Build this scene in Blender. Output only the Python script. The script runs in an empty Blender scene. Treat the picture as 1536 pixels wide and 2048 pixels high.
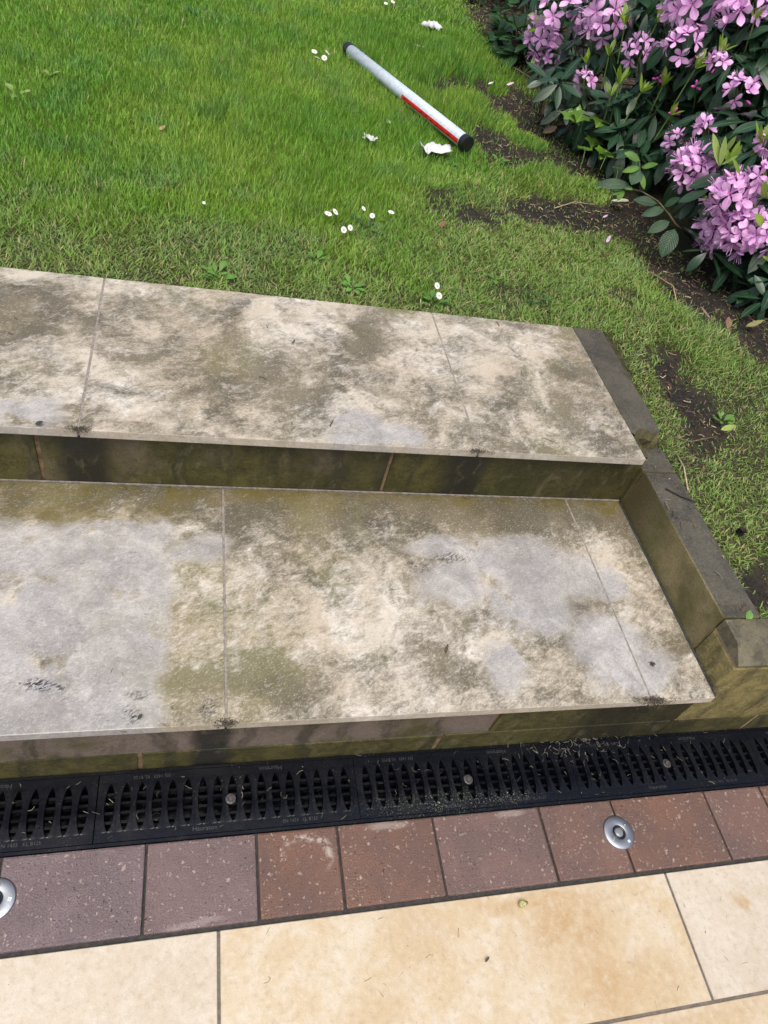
import bpy, bmesh, math, random
import numpy as np
from mathutils import Vector, Matrix

random.seed(7)
rng = np.random.default_rng(7)
scene = bpy.context.scene
COL = scene.collection
R = math.radians

# ------------------------------------------------------------------ camera, sky, sun, exposure
cam_d = bpy.data.cameras.new("camera")
cam = bpy.data.objects.new("camera", cam_d)
COL.objects.link(cam)
CAM_LOC = (0.0, -0.2997, 1.5)
CAM_ROT = (R(42.261745), R(-12.508845), R(-9.224252))
cam.location = CAM_LOC
cam.rotation_euler = CAM_ROT
cam_d.sensor_fit = 'VERTICAL'
cam_d.sensor_height = 36.0
cam_d.lens = 36.0 * 1414.05 / 2048.0
cam_d.clip_start = 0.02
cam_d.clip_end = 500
scene.camera = cam

SUN_EL, SUN_AZ = R(68), R(205)          # azimuth measured from +Y towards +X
world = bpy.data.worlds.new("World")
scene.world = world
world.use_nodes = True
wn = world.node_tree
wn.nodes.clear()
sky = wn.nodes.new("ShaderNodeTexSky")
sky.sky_type = 'NISHITA'
sky.sun_disc = False
sky.sun_elevation = SUN_EL
sky.sun_rotation = SUN_AZ
sky.air_density = 1.0
sky.dust_density = 6.0
sky.ozone_density = 0.6
bgn = wn.nodes.new("ShaderNodeBackground")
bgn.inputs[1].default_value = 0.10
wo = wn.nodes.new("ShaderNodeOutputWorld")
wn.links.new(sky.outputs[0], bgn.inputs[0])
wn.links.new(bgn.outputs[0], wo.inputs[0])

sun_d = bpy.data.lights.new("sun", 'SUN')
sun_d.energy = 1.5
sun_d.angle = R(50)
sun_d.color = (1.0, 0.985, 0.95)
sun = bpy.data.objects.new("sun", sun_d)
COL.objects.link(sun)
sun.location = (2, 6, 8)
_d = Vector((math.sin(SUN_AZ) * math.cos(SUN_EL), math.cos(SUN_AZ) * math.cos(SUN_EL), math.sin(SUN_EL)))
sun.rotation_euler = _d.to_track_quat('Z', 'Y').to_euler()

vs = scene.view_settings
scene.display_settings.display_device = 'sRGB'
vs.view_transform = 'Standard'
vs.look = 'None'
vs.exposure = 0.75
vs.gamma = 1.0
vs.use_curve_mapping = False
scene.render.engine = 'CYCLES'
scene.cycles.max_bounces = 6
scene.cycles.diffuse_bounces = 3
scene.cycles.glossy_bounces = 2
scene.cycles.transmission_bounces = 3
scene.cycles.use_denoising = True

# ------------------------------------------------------------------ geometry of the place, read off the photograph
_R = np.array(Matrix.LocRotScale(Vector(CAM_LOC), cam.rotation_euler, None).to_3x3())
_C = np.array(CAM_LOC)
_F = 1414.05

def ray(px, py):
    d = _R @ np.array([(px - 768) / _F, -(py - 1024) / _F, -1.0])
    return d / np.linalg.norm(d)

def at(px, py, z):
    """the point of the level z seen at a place of the photograph"""
    d = ray(px, py)
    return _C + d * (z - _C[2]) / d[2]

def proj(P):
    q = (np.asarray(P) - _C) @ _R
    return 768 + _F * q[..., 0] / -q[..., 2], 1024 - _F * q[..., 1] / -q[..., 2]

def vnoise(x, y, seed, octaves=4, rough=0.5):
    out = np.zeros_like(x, dtype=float); amp = 1.0; tot = 0.0
    g = np.random.default_rng(seed)
    for o in range(octaves):
        T = g.random((64, 64)); f = 2.0 ** o
        u = (x * f) % 64; v = (y * f) % 64
        i = np.floor(u).astype(int) % 64; j = np.floor(v).astype(int) % 64
        fu = u - np.floor(u); fv = v - np.floor(v)
        fu = fu * fu * (3 - 2 * fu); fv = fv * fv * (3 - 2 * fv)
        i2, j2 = (i + 1) % 64, (j + 1) % 64
        out += amp * ((T[i, j] * (1 - fu) + T[i2, j] * fu) * (1 - fv) + (T[i, j2] * (1 - fu) + T[i2, j2] * fu) * fv)
        tot += amp; amp *= rough
    return out / tot

def ell(px, py, cx, cy, rx, ry, ang=0.0, soft=0.5):
    a = math.radians(ang); c, s = math.cos(a), math.sin(a)
    u = ((px - cx) * c + (py - cy) * s) / rx
    v = (-(px - cx) * s + (py - cy) * c) / ry
    d = np.sqrt(u * u + v * v)
    t = np.clip((1 + soft * .5 - d) / soft, 0, 1)
    return t * t * (3 - 2 * t)

# ------------------------------------------------------------------ node helpers
class NT:
    def __init__(s, name):
        s.m = bpy.data.materials.new(name); s.m.use_nodes = True
        s.t = s.m.node_tree; s.t.nodes.clear()
        s.out = s.t.nodes.new("ShaderNodeOutputMaterial")
    def n(s, typ, ins=None, **at_):
        nd = s.t.nodes.new(typ)
        for k, v in at_.items(): setattr(nd, k, v)
        for k, v in (ins or {}).items():
            sk = nd.inputs[k]
            if isinstance(v, bpy.types.NodeSocket): s.t.links.new(v, sk)
            else: sk.default_value = v
        return nd
    def pos(s): return s.n("ShaderNodeNewGeometry").outputs['Position']
    def math(s, op, a, b=0.0, c=0.0, clamp=False):
        return s.n("ShaderNodeMath", {0: a, 1: b, 2: c}, operation=op, use_clamp=clamp).outputs[0]
    def mx(s, *a):
        r = a[0]
        for x in a[1:]: r = s.math('MAXIMUM', r, x)
        return r
    def mix(s, f, a, b, blend='MIX'):
        nd = s.n("ShaderNodeMix", data_type='RGBA', blend_type=blend)
        for k, v in ((0, f), (6, a), (7, b)):
            if isinstance(v, bpy.types.NodeSocket): s.t.links.new(v, nd.inputs[k])
            else: nd.inputs[k].default_value = (*v, 1) if (k > 0 and len(v) == 3) else v
        return nd.outputs[2]
    def noise(s, vec, scale, detail=4.0, rough=.55, dist=0.0, color=False):
        nd = s.n("ShaderNodeTexNoise", {'Vector': vec, 'Scale': scale, 'Detail': detail, 'Roughness': rough, 'Distortion': dist})
        return nd.outputs[1 if color else 0]
    def step(s, v, a, b, lo=0.0, hi=1.0):
        return s.n("ShaderNodeMapRange", {0: v, 1: a, 2: b, 3: lo, 4: hi}, interpolation_type='SMOOTHSTEP').outputs[0]
    def warp(s, vec, scale, amt, detail=3):
        c = s.noise(vec, scale, detail, .6, 0, True)
        c = s.n("ShaderNodeVectorMath", {0: c, 1: (.5, .5, .5)}, operation='SUBTRACT').outputs[0]
        return s.n("ShaderNodeVectorMath", {0: c, 1: (amt, amt, amt), 2: vec}, operation='MULTIPLY_ADD').outputs[0]
    def mapping(s, vec, loc=(0, 0, 0), rot=0.0, scale=(1, 1, 1), typ='TEXTURE'):
        return s.n("ShaderNodeMapping", {0: vec, 1: loc, 2: (0, 0, rot), 3: scale}, vector_type=typ).outputs[0]
    def blob(s, vec, cx, cy, rx, ry, ang=0.0, soft=.5, k=1.0):
        v = s.mapping(vec, (cx, cy, 0), R(ang), (rx, ry, 1e5))
        l = s.n("ShaderNodeVectorMath", {0: v}, operation='LENGTH').outputs['Value']
        return s.step(l, 1 + soft * .5, 1 - soft * .5, 0, k)
    def boxmask(s, vec, x0, x1, y0, y1, soft=.08, k=1.0):
        v = s.mapping(vec, ((x0 + x1) / 2, (y0 + y1) / 2, 0), 0, ((x1 - x0) / 2, (y1 - y0) / 2, 1e5))
        v = s.n("ShaderNodeVectorMath", {0: v}, operation='ABSOLUTE').outputs[0]
        sp = s.n("ShaderNodeSeparateXYZ", {0: v})
        return s.step(s.mx(sp.outputs[0], sp.outputs[1]), 1 + soft * .5, 1 - soft * .5, 0, k)
    def bump(s, h, strength=.3, dist=.003):
        return s.n("ShaderNodeBump", {'Height': h, 'Strength': strength, 'Distance': dist}).outputs[0]
    def bsdf(s, **k):
        nm = dict(color='Base Color', rough='Roughness', normal='Normal', spec='Specular IOR Level', metal='Metallic', ior='IOR',
                  coat='Coat Weight', coat_rough='Coat Roughness', trans='Transmission Weight', sheen='Sheen Weight')
        ins = {}
        for a, v in k.items():
            if a == 'color' and not isinstance(v, bpy.types.NodeSocket): v = (*v, 1)
            ins[nm[a]] = v
        return s.n("ShaderNodeBsdfPrincipled", ins).outputs[0]
    def done(s, sh):
        s.t.links.new(sh, s.out.inputs[0]); return s.m

def algae_slab_material(name, blobs, wet_sheens, base_level, back_line=None):
    t = NT(name); P = t.pos()
    W = t.warp(P, 5.0, .16, 4)
    Wf = t.warp(P, 16.0, .05, 4)
    Wr = t.warp(t.warp(Wf, 9, .10, 4), 70, .022, 3)
    cloud = t.math('ADD', t.math('MULTIPLY', t.noise(W, 4.2, 9, .66, .3), .55), t.math('MULTIPLY', t.noise(W, 11.0, 7, .64, .4), .47))
    cloud = t.math('MULTIPLY_ADD', t.math('SUBTRACT', cloud, .5), 1.75, .54)
    fine = t.noise(t.mapping(Wf, rot=R(28), scale=(1 / 42., 1 / 105., 1 / 42.)), 1.0, 6, .62, .4)
    grain = t.noise(P, 210, 3, .7)
    field = t.math('ADD', cloud, base_level)
    for b in blobs:
        b = list(b) + [.5, 1.0][len(b) - 5:]; b[6] *= .6
        field = t.math('ADD', field, t.blob(W, *b))
    if back_line:
        sp = t.n("ShaderNodeSeparateXYZ", {0: W})
        field = t.math('ADD', field, t.step(sp.outputs[1], back_line[0], back_line[1], 0, back_line[2]))
    crumb = t.noise(t.mapping(t.warp(P, 60, .012), rot=R(28), scale=(1 / 150., 1 / 330., 1 / 150.)), 1.0, 4, .7, .3)
    speck = t.noise(P, 420, 2, .8)
    f2 = t.math('MULTIPLY_ADD', t.math('SUBTRACT', fine, .5), .62, t.math('MULTIPLY_ADD', t.math('SUBTRACT', field, .5), 1.25, .5))
    f2 = t.math('MULTIPLY_ADD', t.math('SUBTRACT', crumb, .5), .36, f2)
    mask = t.step(f2, .30, .82)
    nz = t.n('ShaderNodeSeparateXYZ', {0: t.n('ShaderNodeNewGeometry').outputs['True Normal']}).outputs[2]
    mask = t.math('MULTIPLY', mask, t.step(nz, .3, .9, .35, 1.0))
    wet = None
    for w in wet_sheens:
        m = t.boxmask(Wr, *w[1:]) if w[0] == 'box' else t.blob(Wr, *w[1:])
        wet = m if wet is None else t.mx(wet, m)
    clean = t.mix(t.step(t.noise(P, 3.1, 4), .35, .65), (.480, .438, .362), (.42, .36, .275))
    clean = t.mix(t.step(t.noise(W, 11, 7, .7), .42, .66), clean, (.61, .575, .51))
    clean = t.mix(t.math('MULTIPLY', t.step(grain, .5, .75), .25), clean, (.3, .26, .2))
    alg = t.mix(t.step(t.noise(W, 7, 4), .38, .62), (.048, .040, .017), (.105, .085, .044))
    alg = t.mix(t.math('MULTIPLY', t.step(t.noise(W, 2.6, 3), .52, .66), .6), alg, (.135, .125, .035))
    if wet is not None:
        wet_sheen = t.math('MULTIPLY', wet, t.step(t.noise(Wf, 8, 6, .65), .30, .44))
        grey = t.mix(t.step(t.noise(W, 14, 8, .7), .36, .68), (.275, .272, .285), (.46, .45, .44))  # reflected sky on the wet film, painted into the slab colour
        mask = t.math('MULTIPLY', mask, t.math('MULTIPLY_ADD', wet_sheen, -.62, 1.0))
        clean = t.mix(t.math('MULTIPLY', wet_sheen, .8), clean, grey)
        rough = t.math('MULTIPLY_ADD', wet_sheen, -.36, .62)
    else:
        rough = .62
    col = t.mix(t.math('MULTIPLY', mask, .92), clean, alg)
    col = t.mix(t.math('MULTIPLY', t.step(crumb, .52, .70), .42), col, t.mix(.5, col, (.07, .06, .045)))
    col = t.mix(t.math('MULTIPLY', t.step(crumb, .46, .32), .35), col, (.60, .56, .50))
    col = t.mix(t.math('MULTIPLY', t.step(speck, .60, .74), .55), col, (.62, .58, .52))
    col = t.mix(t.math('MULTIPLY', t.step(speck, .40, .28), .45), col, (.06, .05, .035))
    if back_line:
        sy = t.n('ShaderNodeSeparateXYZ', {0: W}).outputs[1]
        moss = t.math('MULTIPLY', t.step(sy, .80, .875), t.step(t.noise(W, 9, 6, .7), .36, .60))
        moss = t.mx(moss, t.math('MULTIPLY', t.blob(W, 1.10, .845, .03, .03, 0, .9), t.step(fine, .35, .55)), t.math('MULTIPLY', t.blob(W, -.2, .80, .25, .05, 0, 1.0, .7), t.step(t.noise(W, 9, 6, .7), .40, .62)))
        col = t.mix(t.math('MULTIPLY', moss, .85), col, (.105, .084, .012))
        soot = t.mx(t.blob(Wf, .045, .312, .018, .022, 0, 1.0), t.blob(Wf, -.09, .305, .016, .016, 0, 1.0), t.blob(Wf, -.245, .372, .045, .010, -8, 1.0), t.blob(Wf, -.085, .345, .02, .012, 0, 1.0, .7), t.blob(Wf, .52, .64, .03, .02, 0, 1.0, .8), t.blob(Wf, .44, .78, .05, .02, 0, 1.0, .9), t.blob(Wf, .60, .665, .06, .015, 0, 1.0, .8))
        col = t.mix(t.math('MULTIPLY', soot, t.step(t.noise(t.mapping(P, rot=.6, scale=(1 / 90., 1 / 260., 1 / 90.)), 1, 3, .7, .8), .46, .58)), col, (.035, .035, .035))
    dark = t.math('MULTIPLY', t.step(t.noise(t.mapping(P, rot=R(-20), scale=(1 / 30., 1 / 75., 1 / 30.)), 1, 5, .7, .6), .62, .74), t.step(cloud, .38, .60))
    col = t.mix(t.math('MULTIPLY', dark, .7), col, (.04, .035, .022))
    h = t.math('ADD', t.math('MULTIPLY', fine, .8), t.math('MULTIPLY_ADD', grain, .25, t.math('MULTIPLY', crumb, .5)))
    return t.done(t.bsdf(color=col, rough=rough, normal=t.bump(h, .22, .003), spec=.5))

def wall_block_material(name, green, pink, stains, spatter=True):
    """weathered concrete block: object colour alpha picks how pink and clean the block is"""
    t = NT(name); P = t.pos()
    oi = t.n("ShaderNodeObjectInfo")
    W = t.warp(P, 9, .06, 4)
    n1 = t.noise(W, 6, 7, .62); n2 = t.noise(P, 150, 4, .7); n3 = t.noise(W, 26, 5, .65)
    cleanf = t.math('SUBTRACT', t.math('MULTIPLY_ADD', n1, 1.9, oi.outputs['Alpha']), 1.32)
    alg = t.mix(t.step(n3, .36, .64), green, tuple(c * 1.75 for c in green))
    alg = t.mix(t.math('MULTIPLY', t.step(t.noise(W, 4, 3), .5, .65), .6), alg, (green[0] * .75, green[1] * .9, green[2] * .6))
    col = t.mix(t.step(cleanf, .15, .75), alg, t.mix(t.step(n2, .4, .65), pink, tuple(c * .72 for c in pink)))
    col = t.mix(t.math('MULTIPLY', t.step(n2, .52, .70), .5), col, tuple(c * 2.6 for c in green))
    col = t.mix(t.math('MULTIPLY', t.step(n2, .46, .30), .6), col, tuple(c * .35 for c in green))
    st = None
    for b in stains:
        m = t.blob(W, *b); st = m if st is None else t.mx(st, m)
    rough = .62
    if st is not None:
        col = t.mix(t.math('MULTIPLY', st, .9), col, (.016, .016, .014))
        rough = t.math('MULTIPLY_ADD', st, -.25, .62)
    drip = t.step(t.noise(t.mapping(W, scale=(1 / 22., 1 / 22., 1 / 3.5)), 1, 5, .6), .50, .68)
    col = t.mix(t.math('MULTIPLY', drip, .6), col, (.022, .022, .014))
    pale = t.step(t.noise(t.mapping(W, loc=(3, 1, 2), scale=(1 / 30., 1 / 30., 1 / 12.)), 1, 6, .65), .54, .70)
    col = t.mix(t.math('MULTIPLY', pale, .45), col, (.17, .145, .085))
    sp = t.step(t.noise(t.mapping(P, rot=.5, scale=(1 / 40., 1 / 40., 1 / 90.)), 1, 4, .75, 1.2), .66, .72)
    col = t.mix(t.math('MULTIPLY', sp, .7), col, (.03, .024, .016))
    return t.done(t.bsdf(color=col, rough=rough, normal=t.bump(t.math('ADD', n2, t.math('MULTIPLY', n3, 1.2)), .55, .004), spec=.4))

# ------------------------------------------------------------------ mesh helpers
def link(o, parent=None):
    COL.objects.link(o)
    if parent is not None: o.parent = parent
    return o

def obj(name, me, mat=None, parent=None, loc=None):
    o = bpy.data.objects.new(name, me); link(o, parent)
    if mat is not None and len(me.materials) == 0: me.materials.append(mat)
    if loc is not None: o.location = loc
    return o

def empty(name, loc, label, cat, group=None, rot=0.0):
    o = bpy.data.objects.new(name, None); link(o)
    o.location = loc; o.rotation_euler = (0, 0, rot); o.empty_display_size = .05
    return tag(o, label, cat, group)

def tag(o, label=None, cat=None, group=None, kind=None):
    if label: o['label'] = label
    if cat: o['category'] = cat
    if group: o['group'] = group
    if kind: o['kind'] = kind
    return o

def bm_mesh(bm, name, smooth=False):
    me = bpy.data.meshes.new(name); bm.normal_update(); bm.to_mesh(me); bm.free()
    if smooth: me.shade_smooth()
    return me

def box_bm(bm, x0, x1, y0, y1, z0, z1):
    vs_ = [bm.verts.new((x, y, z)) for z in (z0, z1) for y in (y0, y1) for x in (x0, x1)]
    for f in ((0, 2, 3, 1), (4, 5, 7, 6), (0, 1, 5, 4), (2, 6, 7, 3), (0, 4, 6, 2), (1, 3, 7, 5)):
        bm.faces.new([vs_[i] for i in f])
    return vs_

def box_mesh(name, x0, x1, y0, y1, z0, z1, bevel=.003, seg=2, jit=0.0, cuts=0):
    bm = bmesh.new(); box_bm(bm, x0, x1, y0, y1, z0, z1)
    if bevel: bmesh.ops.bevel(bm, geom=bm.edges[:], offset=bevel, segments=seg, affect='EDGES', profile=.6)
    if cuts: bmesh.ops.subdivide_edges(bm, edges=[e for e in bm.edges if e.calc_length() > .05], cuts=cuts, use_grid_fill=True)
    if jit:
        for v in bm.verts: v.co += Vector((random.uniform(-jit, jit), random.uniform(-jit, jit), random.uniform(-jit, jit)))
    return bm_mesh(bm, name)

def tube_bm(bm, pts, radii, sides=8, cap=True):
    rings = []
    pts = [Vector(p) for p in pts]
    for i, p in enumerate(pts):
        d = (pts[min(i + 1, len(pts) - 1)] - pts[max(i - 1, 0)]).normalized()
        a = d.orthogonal().normalized() if i == 0 else (a - d * a.dot(d)).normalized()
        b = d.cross(a); r = radii[i] if hasattr(radii, '__len__') else radii
        rings.append([bm.verts.new(p + (a * math.cos(2 * math.pi * k / sides) + b * math.sin(2 * math.pi * k / sides)) * r) for k in range(sides)])
    for i in range(len(rings) - 1):
        for k in range(sides):
            bm.faces.new((rings[i][k], rings[i][(k + 1) % sides], rings[i + 1][(k + 1) % sides], rings[i + 1][k]))
    if cap:
        bm.faces.new(rings[0][::-1]); bm.faces.new(rings[-1])
    return rings

def lathe_bm(bm, prof, sides=32, center=(0, 0, 0)):
    rings = [[bm.verts.new((center[0] + r * math.cos(2 * math.pi * k / sides), center[1] + r * math.sin(2 * math.pi * k / sides), center[2] + z)) for k in range(sides)] for r, z in prof]
    for i in range(len(rings) - 1):
        for k in range(sides):
            bm.faces.new((rings[i][k], rings[i][(k + 1) % sides], rings[i + 1][(k + 1) % sides], rings[i + 1][k]))
    bm.faces.new(rings[0][::-1]); bm.faces.new(rings[-1])

def qmesh(name, V, F, UV=None, colr=None, mat=None, smooth=True):
    """a mesh of quads straight from arrays"""
    me = bpy.data.meshes.new(name)
    V = np.ascontiguousarray(V, dtype=np.float32); F = np.ascontiguousarray(F, dtype=np.int32)
    me.vertices.add(len(V)); me.vertices.foreach_set('co', V.ravel())
    me.loops.add(F.size); me.loops.foreach_set('vertex_index', F.ravel())
    me.polygons.add(len(F)); me.polygons.foreach_set('loop_start', np.arange(0, F.size, 4, dtype=np.int32))
    if smooth: me.polygons.foreach_set('use_smooth', np.ones(len(F), dtype=bool))
    if UV is not None:
        uv = me.uv_layers.new(name='UVMap'); uv.data.foreach_set('uv', np.ascontiguousarray(UV, dtype=np.float32).ravel())
    if colr is not None:
        ca = me.color_attributes.new('tone', 'FLOAT_COLOR', 'POINT')
        c4 = np.ones((len(V), 4), dtype=np.float32); c4[:, :3] = colr
        ca.data.foreach_set('color', c4.ravel())
    me.update(calc_edges=True); me.validate()
    if mat: me.materials.append(mat)
    return me

def merge(items):
    """items: (V, F, UV) with matrix -> one (V, F, UV)"""
    Vs, Fs, Us, o = [], [], [], 0
    for (V, F, U), M in items:
        M = np.array(M); Vs.append(V @ M[:3, :3].T + M[:3, 3]); Fs.append(F + o); Us.append(U); o += len(V)
    return np.concatenate(Vs), np.concatenate(Fs), np.concatenate(Us)

def frame(p, d, up, s=1.0, roll=0.0):
    """matrix with +X along d, +Z towards up"""
    d = Vector(d).normalized(); up = Vector(up); up = up - d * up.dot(d)
    if up.length < 1e-4: up = d.orthogonal()
    up.normalize(); y = up.cross(d)
    m = Matrix(((d.x, y.x, up.x), (d.y, y.y, up.y), (d.z, y.z, up.z)))
    if roll: m = m @ Matrix.Rotation(roll, 3, 'X')
    return Matrix.Translation(Vector(p)) @ (m * s).to_4x4()

# ------------------------------------------------------------------ materials of the setting
def soil_material():
    t = NT("soil"); P = t.pos()
    n1 = t.noise(P, 9, 6, .6); n2 = t.noise(P, 60, 5, .7); n3 = t.noise(P, 220, 3, .7)
    c = t.mix(t.step(n2, .35, .68), (.010, .0085, .0078), (.032, .025, .020))
    c = t.mix(t.math('MULTIPLY', t.step(n1, .48, .62), .5), c, (.050, .033, .022))
    c = t.mix(t.math('MULTIPLY', t.step(n3, .64, .72), .6), c, (.16, .12, .075))
    lawn = t.n("ShaderNodeAttribute", attribute_name='tone').outputs['Color']
    th = t.mix(t.step(n2, .35, .65), (.030, .036, .012), (.085, .075, .034))
    c = t.mix(lawn, c, th)
    return t.done(t.bsdf(color=c, rough=.8, normal=t.bump(t.math('ADD', n2, n3), .8, .012), spec=.3))

def paver_material():
    t = NT("concrete_paver"); P = t.pos(); oi = t.n("ShaderNodeObjectInfo")
    n1 = t.noise(t.warp(P, 6, .1), 7, 6, .6); n3 = t.noise(P, 420, 3, .7)
    c = t.mix(t.step(n1, .36, .64), (.172, .082, .047), (.125, .070, .052))
    c = t.mix(oi.outputs['Alpha'], c, t.mix(t.step(n1, .4, .6), (.190, .145, .158), (.150, .112, .120)))  # plum tone; on the left pavers it paints in reflected sky
    vor = t.n("ShaderNodeTexVoronoi", {'Vector': t.warp(t.warp(P, 40, .02), 260, .010), 'Scale': 150.0, 'Randomness': 1.0})
    size = t.n("ShaderNodeSeparateColor", {0: vor.outputs['Color']})
    rad = t.math('MULTIPLY', t.step(size.outputs[0], .30, 1.0), .46)
    spk = t.step(t.math('SUBTRACT', vor.outputs['Distance'], rad), .03, -.03)
    c = t.mix(t.math('MULTIPLY', t.step(n3, .35, .7), .45), c, tuple((.05, .03, .026)))
    c = t.mix(t.math('MULTIPLY', spk, t.math('MULTIPLY_ADD', size.outputs[1], .6, .08)), c, (.46, .37, .32))
    pit = t.step(t.noise(P, 150, 3, .6), .66, .74)
    c = t.mix(t.math('MULTIPLY', pit, .7), c, (.035, .025, .022))
    W = t.warp(P, 30, .02)
    eff = t.math('SUBTRACT', t.blob(W, .245, .108, .052, .040, 0, .25), t.blob(W, .240, .100, .048, .036, 0, .25), clamp=True)
    eff = t.mx(t.math('MULTIPLY', eff, t.step(t.noise(P, 60, 4), .4, .55)), t.blob(W, .03, .012, .05, .006, 5, .8, .35), t.blob(W, .42, .150, .04, .008, 0, .8, .5), t.blob(W, .70, .15, .03, .008, 0, .8, .4))
    c = t.mix(t.math('MULTIPLY', eff, .55), c, (.55, .50, .45))
    wet = t.step(t.noise(t.warp(P, 10, .1), 4.5, 4), .40, .56)
    rough = t.math('MULTIPLY_ADD', wet, -.36, .60)
    h = t.math('SUBTRACT', t.math('ADD', t.math('MULTIPLY', n3, .6), t.math('MULTIPLY', spk, .3)), t.math('MULTIPLY', pit, .8))
    return t.done(t.bsdf(color=c, rough=rough, normal=t.bump(h, .9, .004), spec=.5))

def tile_material():
    t = NT("cream_patio_tile"); P = t.pos(); oi = t.n("ShaderNodeObjectInfo")
    W = t.warp(P, 4, .15, 4)
    n1 = t.noise(W, 4.5, 6, .6); n2 = t.noise(W, 18, 6, .65); n3 = t.noise(P, 300, 3, .7)
    c = t.mix(t.step(n1, .35, .65), (.450, .345, .205), (.480, .395, .265))
    c = t.mix(oi.outputs['Alpha'], c, t.mix(t.step(n1, .38, .6), (.47, .42, .345), (.43, .375, .30)))
    c = t.mix(t.math('MULTIPLY', t.step(n2, .40, .70), .6), c, (.54, .495, .415))
    n4 = t.noise(t.warp(P, 30, .02), 75, 5, .7)
    c = t.mix(t.math('MULTIPLY', t.step(n4, .48, .70), .55), c, (.35, .285, .20))
    c = t.mix(t.math('MULTIPLY', t.step(n4, .48, .30), .30), c, (.60, .56, .49))
    st = t.mx(t.blob(W, .78, -.07, .10, .07, 0, 1.2, .8), t.blob(W, .80, -.16, .06, .07, 20, 1.1, .75), t.blob(W, .72, -.02, .16, .02, 0, 1.0, .75), t.blob(W, .45, -.06, .05, .06, 20, 1.2, .45),
              t.blob(W, .30, -.19, .10, .03, 20, 1.1, .45), t.blob(W, .90, -.18, .07, .04, 0, 1.1, .6), t.blob(W, 1.16, -.09, .025, .015, -20, 1.1, .7), t.blob(W, .95, -.26, .20, .03, 0, 1.0, .5), t.blob(W, .62, -.10, .03, .06, 0, 1.2, .3))
    n5 = t.noise(t.warp(P, 40, .02), 55, 6, .75)
    st = t.math('MULTIPLY', t.math('MULTIPLY', st, t.step(n2, .25, .62)), t.step(n5, .30, .62, .35, 1.1))
    c = t.mix(st, c, (.36, .225, .09))
    specks = t.math('MULTIPLY', t.step(t.noise(P, 240, 2, .6), .69, .74), t.step(t.noise(P, 9, 3), .48, .62))
    c = t.mix(t.math('MULTIPLY', specks, .8), c, (.14, .08, .04))
    return t.done(t.bsdf(color=c, rough=.46, normal=t.bump(t.math('ADD', n3, n4), .25, .002), spec=.4))

def plain(name, col, rough=.6, noise_amt=.3, scale=40, metal=0.0, bump=.2, spec=.5):
    t = NT(name); P = t.pos()
    n = t.noise(P, scale, 5, .65)
    c = t.mix(t.step(n, .3, .7), tuple(x * (1 - noise_amt) for x in col), tuple(min(1, x * (1 + noise_amt)) for x in col))
    return t.done(t.bsdf(color=c, rough=rough, metal=metal, spec=spec, normal=t.bump(n, bump, .002)))

def drain_material():
    t = NT("wet_black_grating"); P = t.pos()
    n = t.noise(P, 130, 4, .7); n2 = t.noise(t.warp(P, 14, .05), 12, 4)
    c = t.mix(t.step(n, .3, .7), (.0025, .003, .005), (.006, .007, .011))
    li = t.mx(t.blob(t.warp(P, 30, .03), .535, .180, .020, .012, 0, 1.0), t.blob(t.warp(P, 30, .03), .70, .186, .06, .012, 0, 1.2, .8), t.blob(t.warp(P, 30, .03), .56, .186, .16, .022, 0, 1.3, .45))
    li = t.math('MULTIPLY', li, t.step(t.noise(P, 260, 4, .75), .54, .66))
    dust = t.math('MULTIPLY', t.step(t.noise(P, 340, 2, .7), .66, .72), t.step(n2, .45, .6))
    c = t.mix(t.math('MULTIPLY', li, .75), c, (.40, .44, .28))
    c = t.mix(t.math('MULTIPLY', dust, .45), c, (.25, .24, .20))
    rough = t.math('MULTIPLY_ADD', t.step(n2, .4, .6), .16, .12)
    return t.done(t.bsdf(color=c, rough=rough, normal=t.bump(n, .12, .0015), spec=.30))

M = {}
M['soil'] = soil_material()
M['paver'] = paver_material()
M['tile'] = tile_material()
M['drain'] = drain_material()
M['dark_joint'] = plain("dark_joint_sand", (.030, .028, .026), .85, .5, 120)
M['grout'] = plain("grey_grout", (.215, .19, .165), .8, .35, 90)
M['mortar'] = plain("stained_mortar", (.17, .115, .062), .85, .45, 40)
M['black_joint'] = plain("black_sealant", (.035, .036, .038), .5, .4, 60)
# blob: cx, cy, rx, ry, angle, softness, strength
M['upper_slab'] = algae_slab_material("algae_stained_upper_slab", [
    (-.50, 1.22, .18, .17, 0, 1.2, .24), (-.36, 1.12, .14, .10, 20, 1.2, .16), (.02, 1.26, .18, .10, -20, 1.2, .10), (.10, 1.03, .22, .13, -15, 1.2, .14),
    (.43, 1.22, .07, .09, -30, 1.0, .18), (.50, 1.02, .12, .12, 0, 1.1, .10), (1.03, 1.20, .05, .10, -50, 1.0, .20), (.88, 1.06, .09, .10, -30, 1.1, .12), (.78, 1.22, .10, .05, 0, 1.1, .10), (.58, .88, .25, .05, 0, 1.0, .06), (-.05, .88, .3, .04, 0, 1.0, .08),
    (.65, 1.06, .04, .05, 0, 1.0, .12), (.20, 1.20, .13, .08, 0, 1.2, -.10), (.80, 1.33, .25, .06, 0, 1.2, -.08)],
    [('ell', -.36, .885, .10, .06, 0, .6), ('ell', .375, .895, .075, .07, 10, .6), ('ell', .47, .88, .06, .04, 0, .8)], .0)
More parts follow.
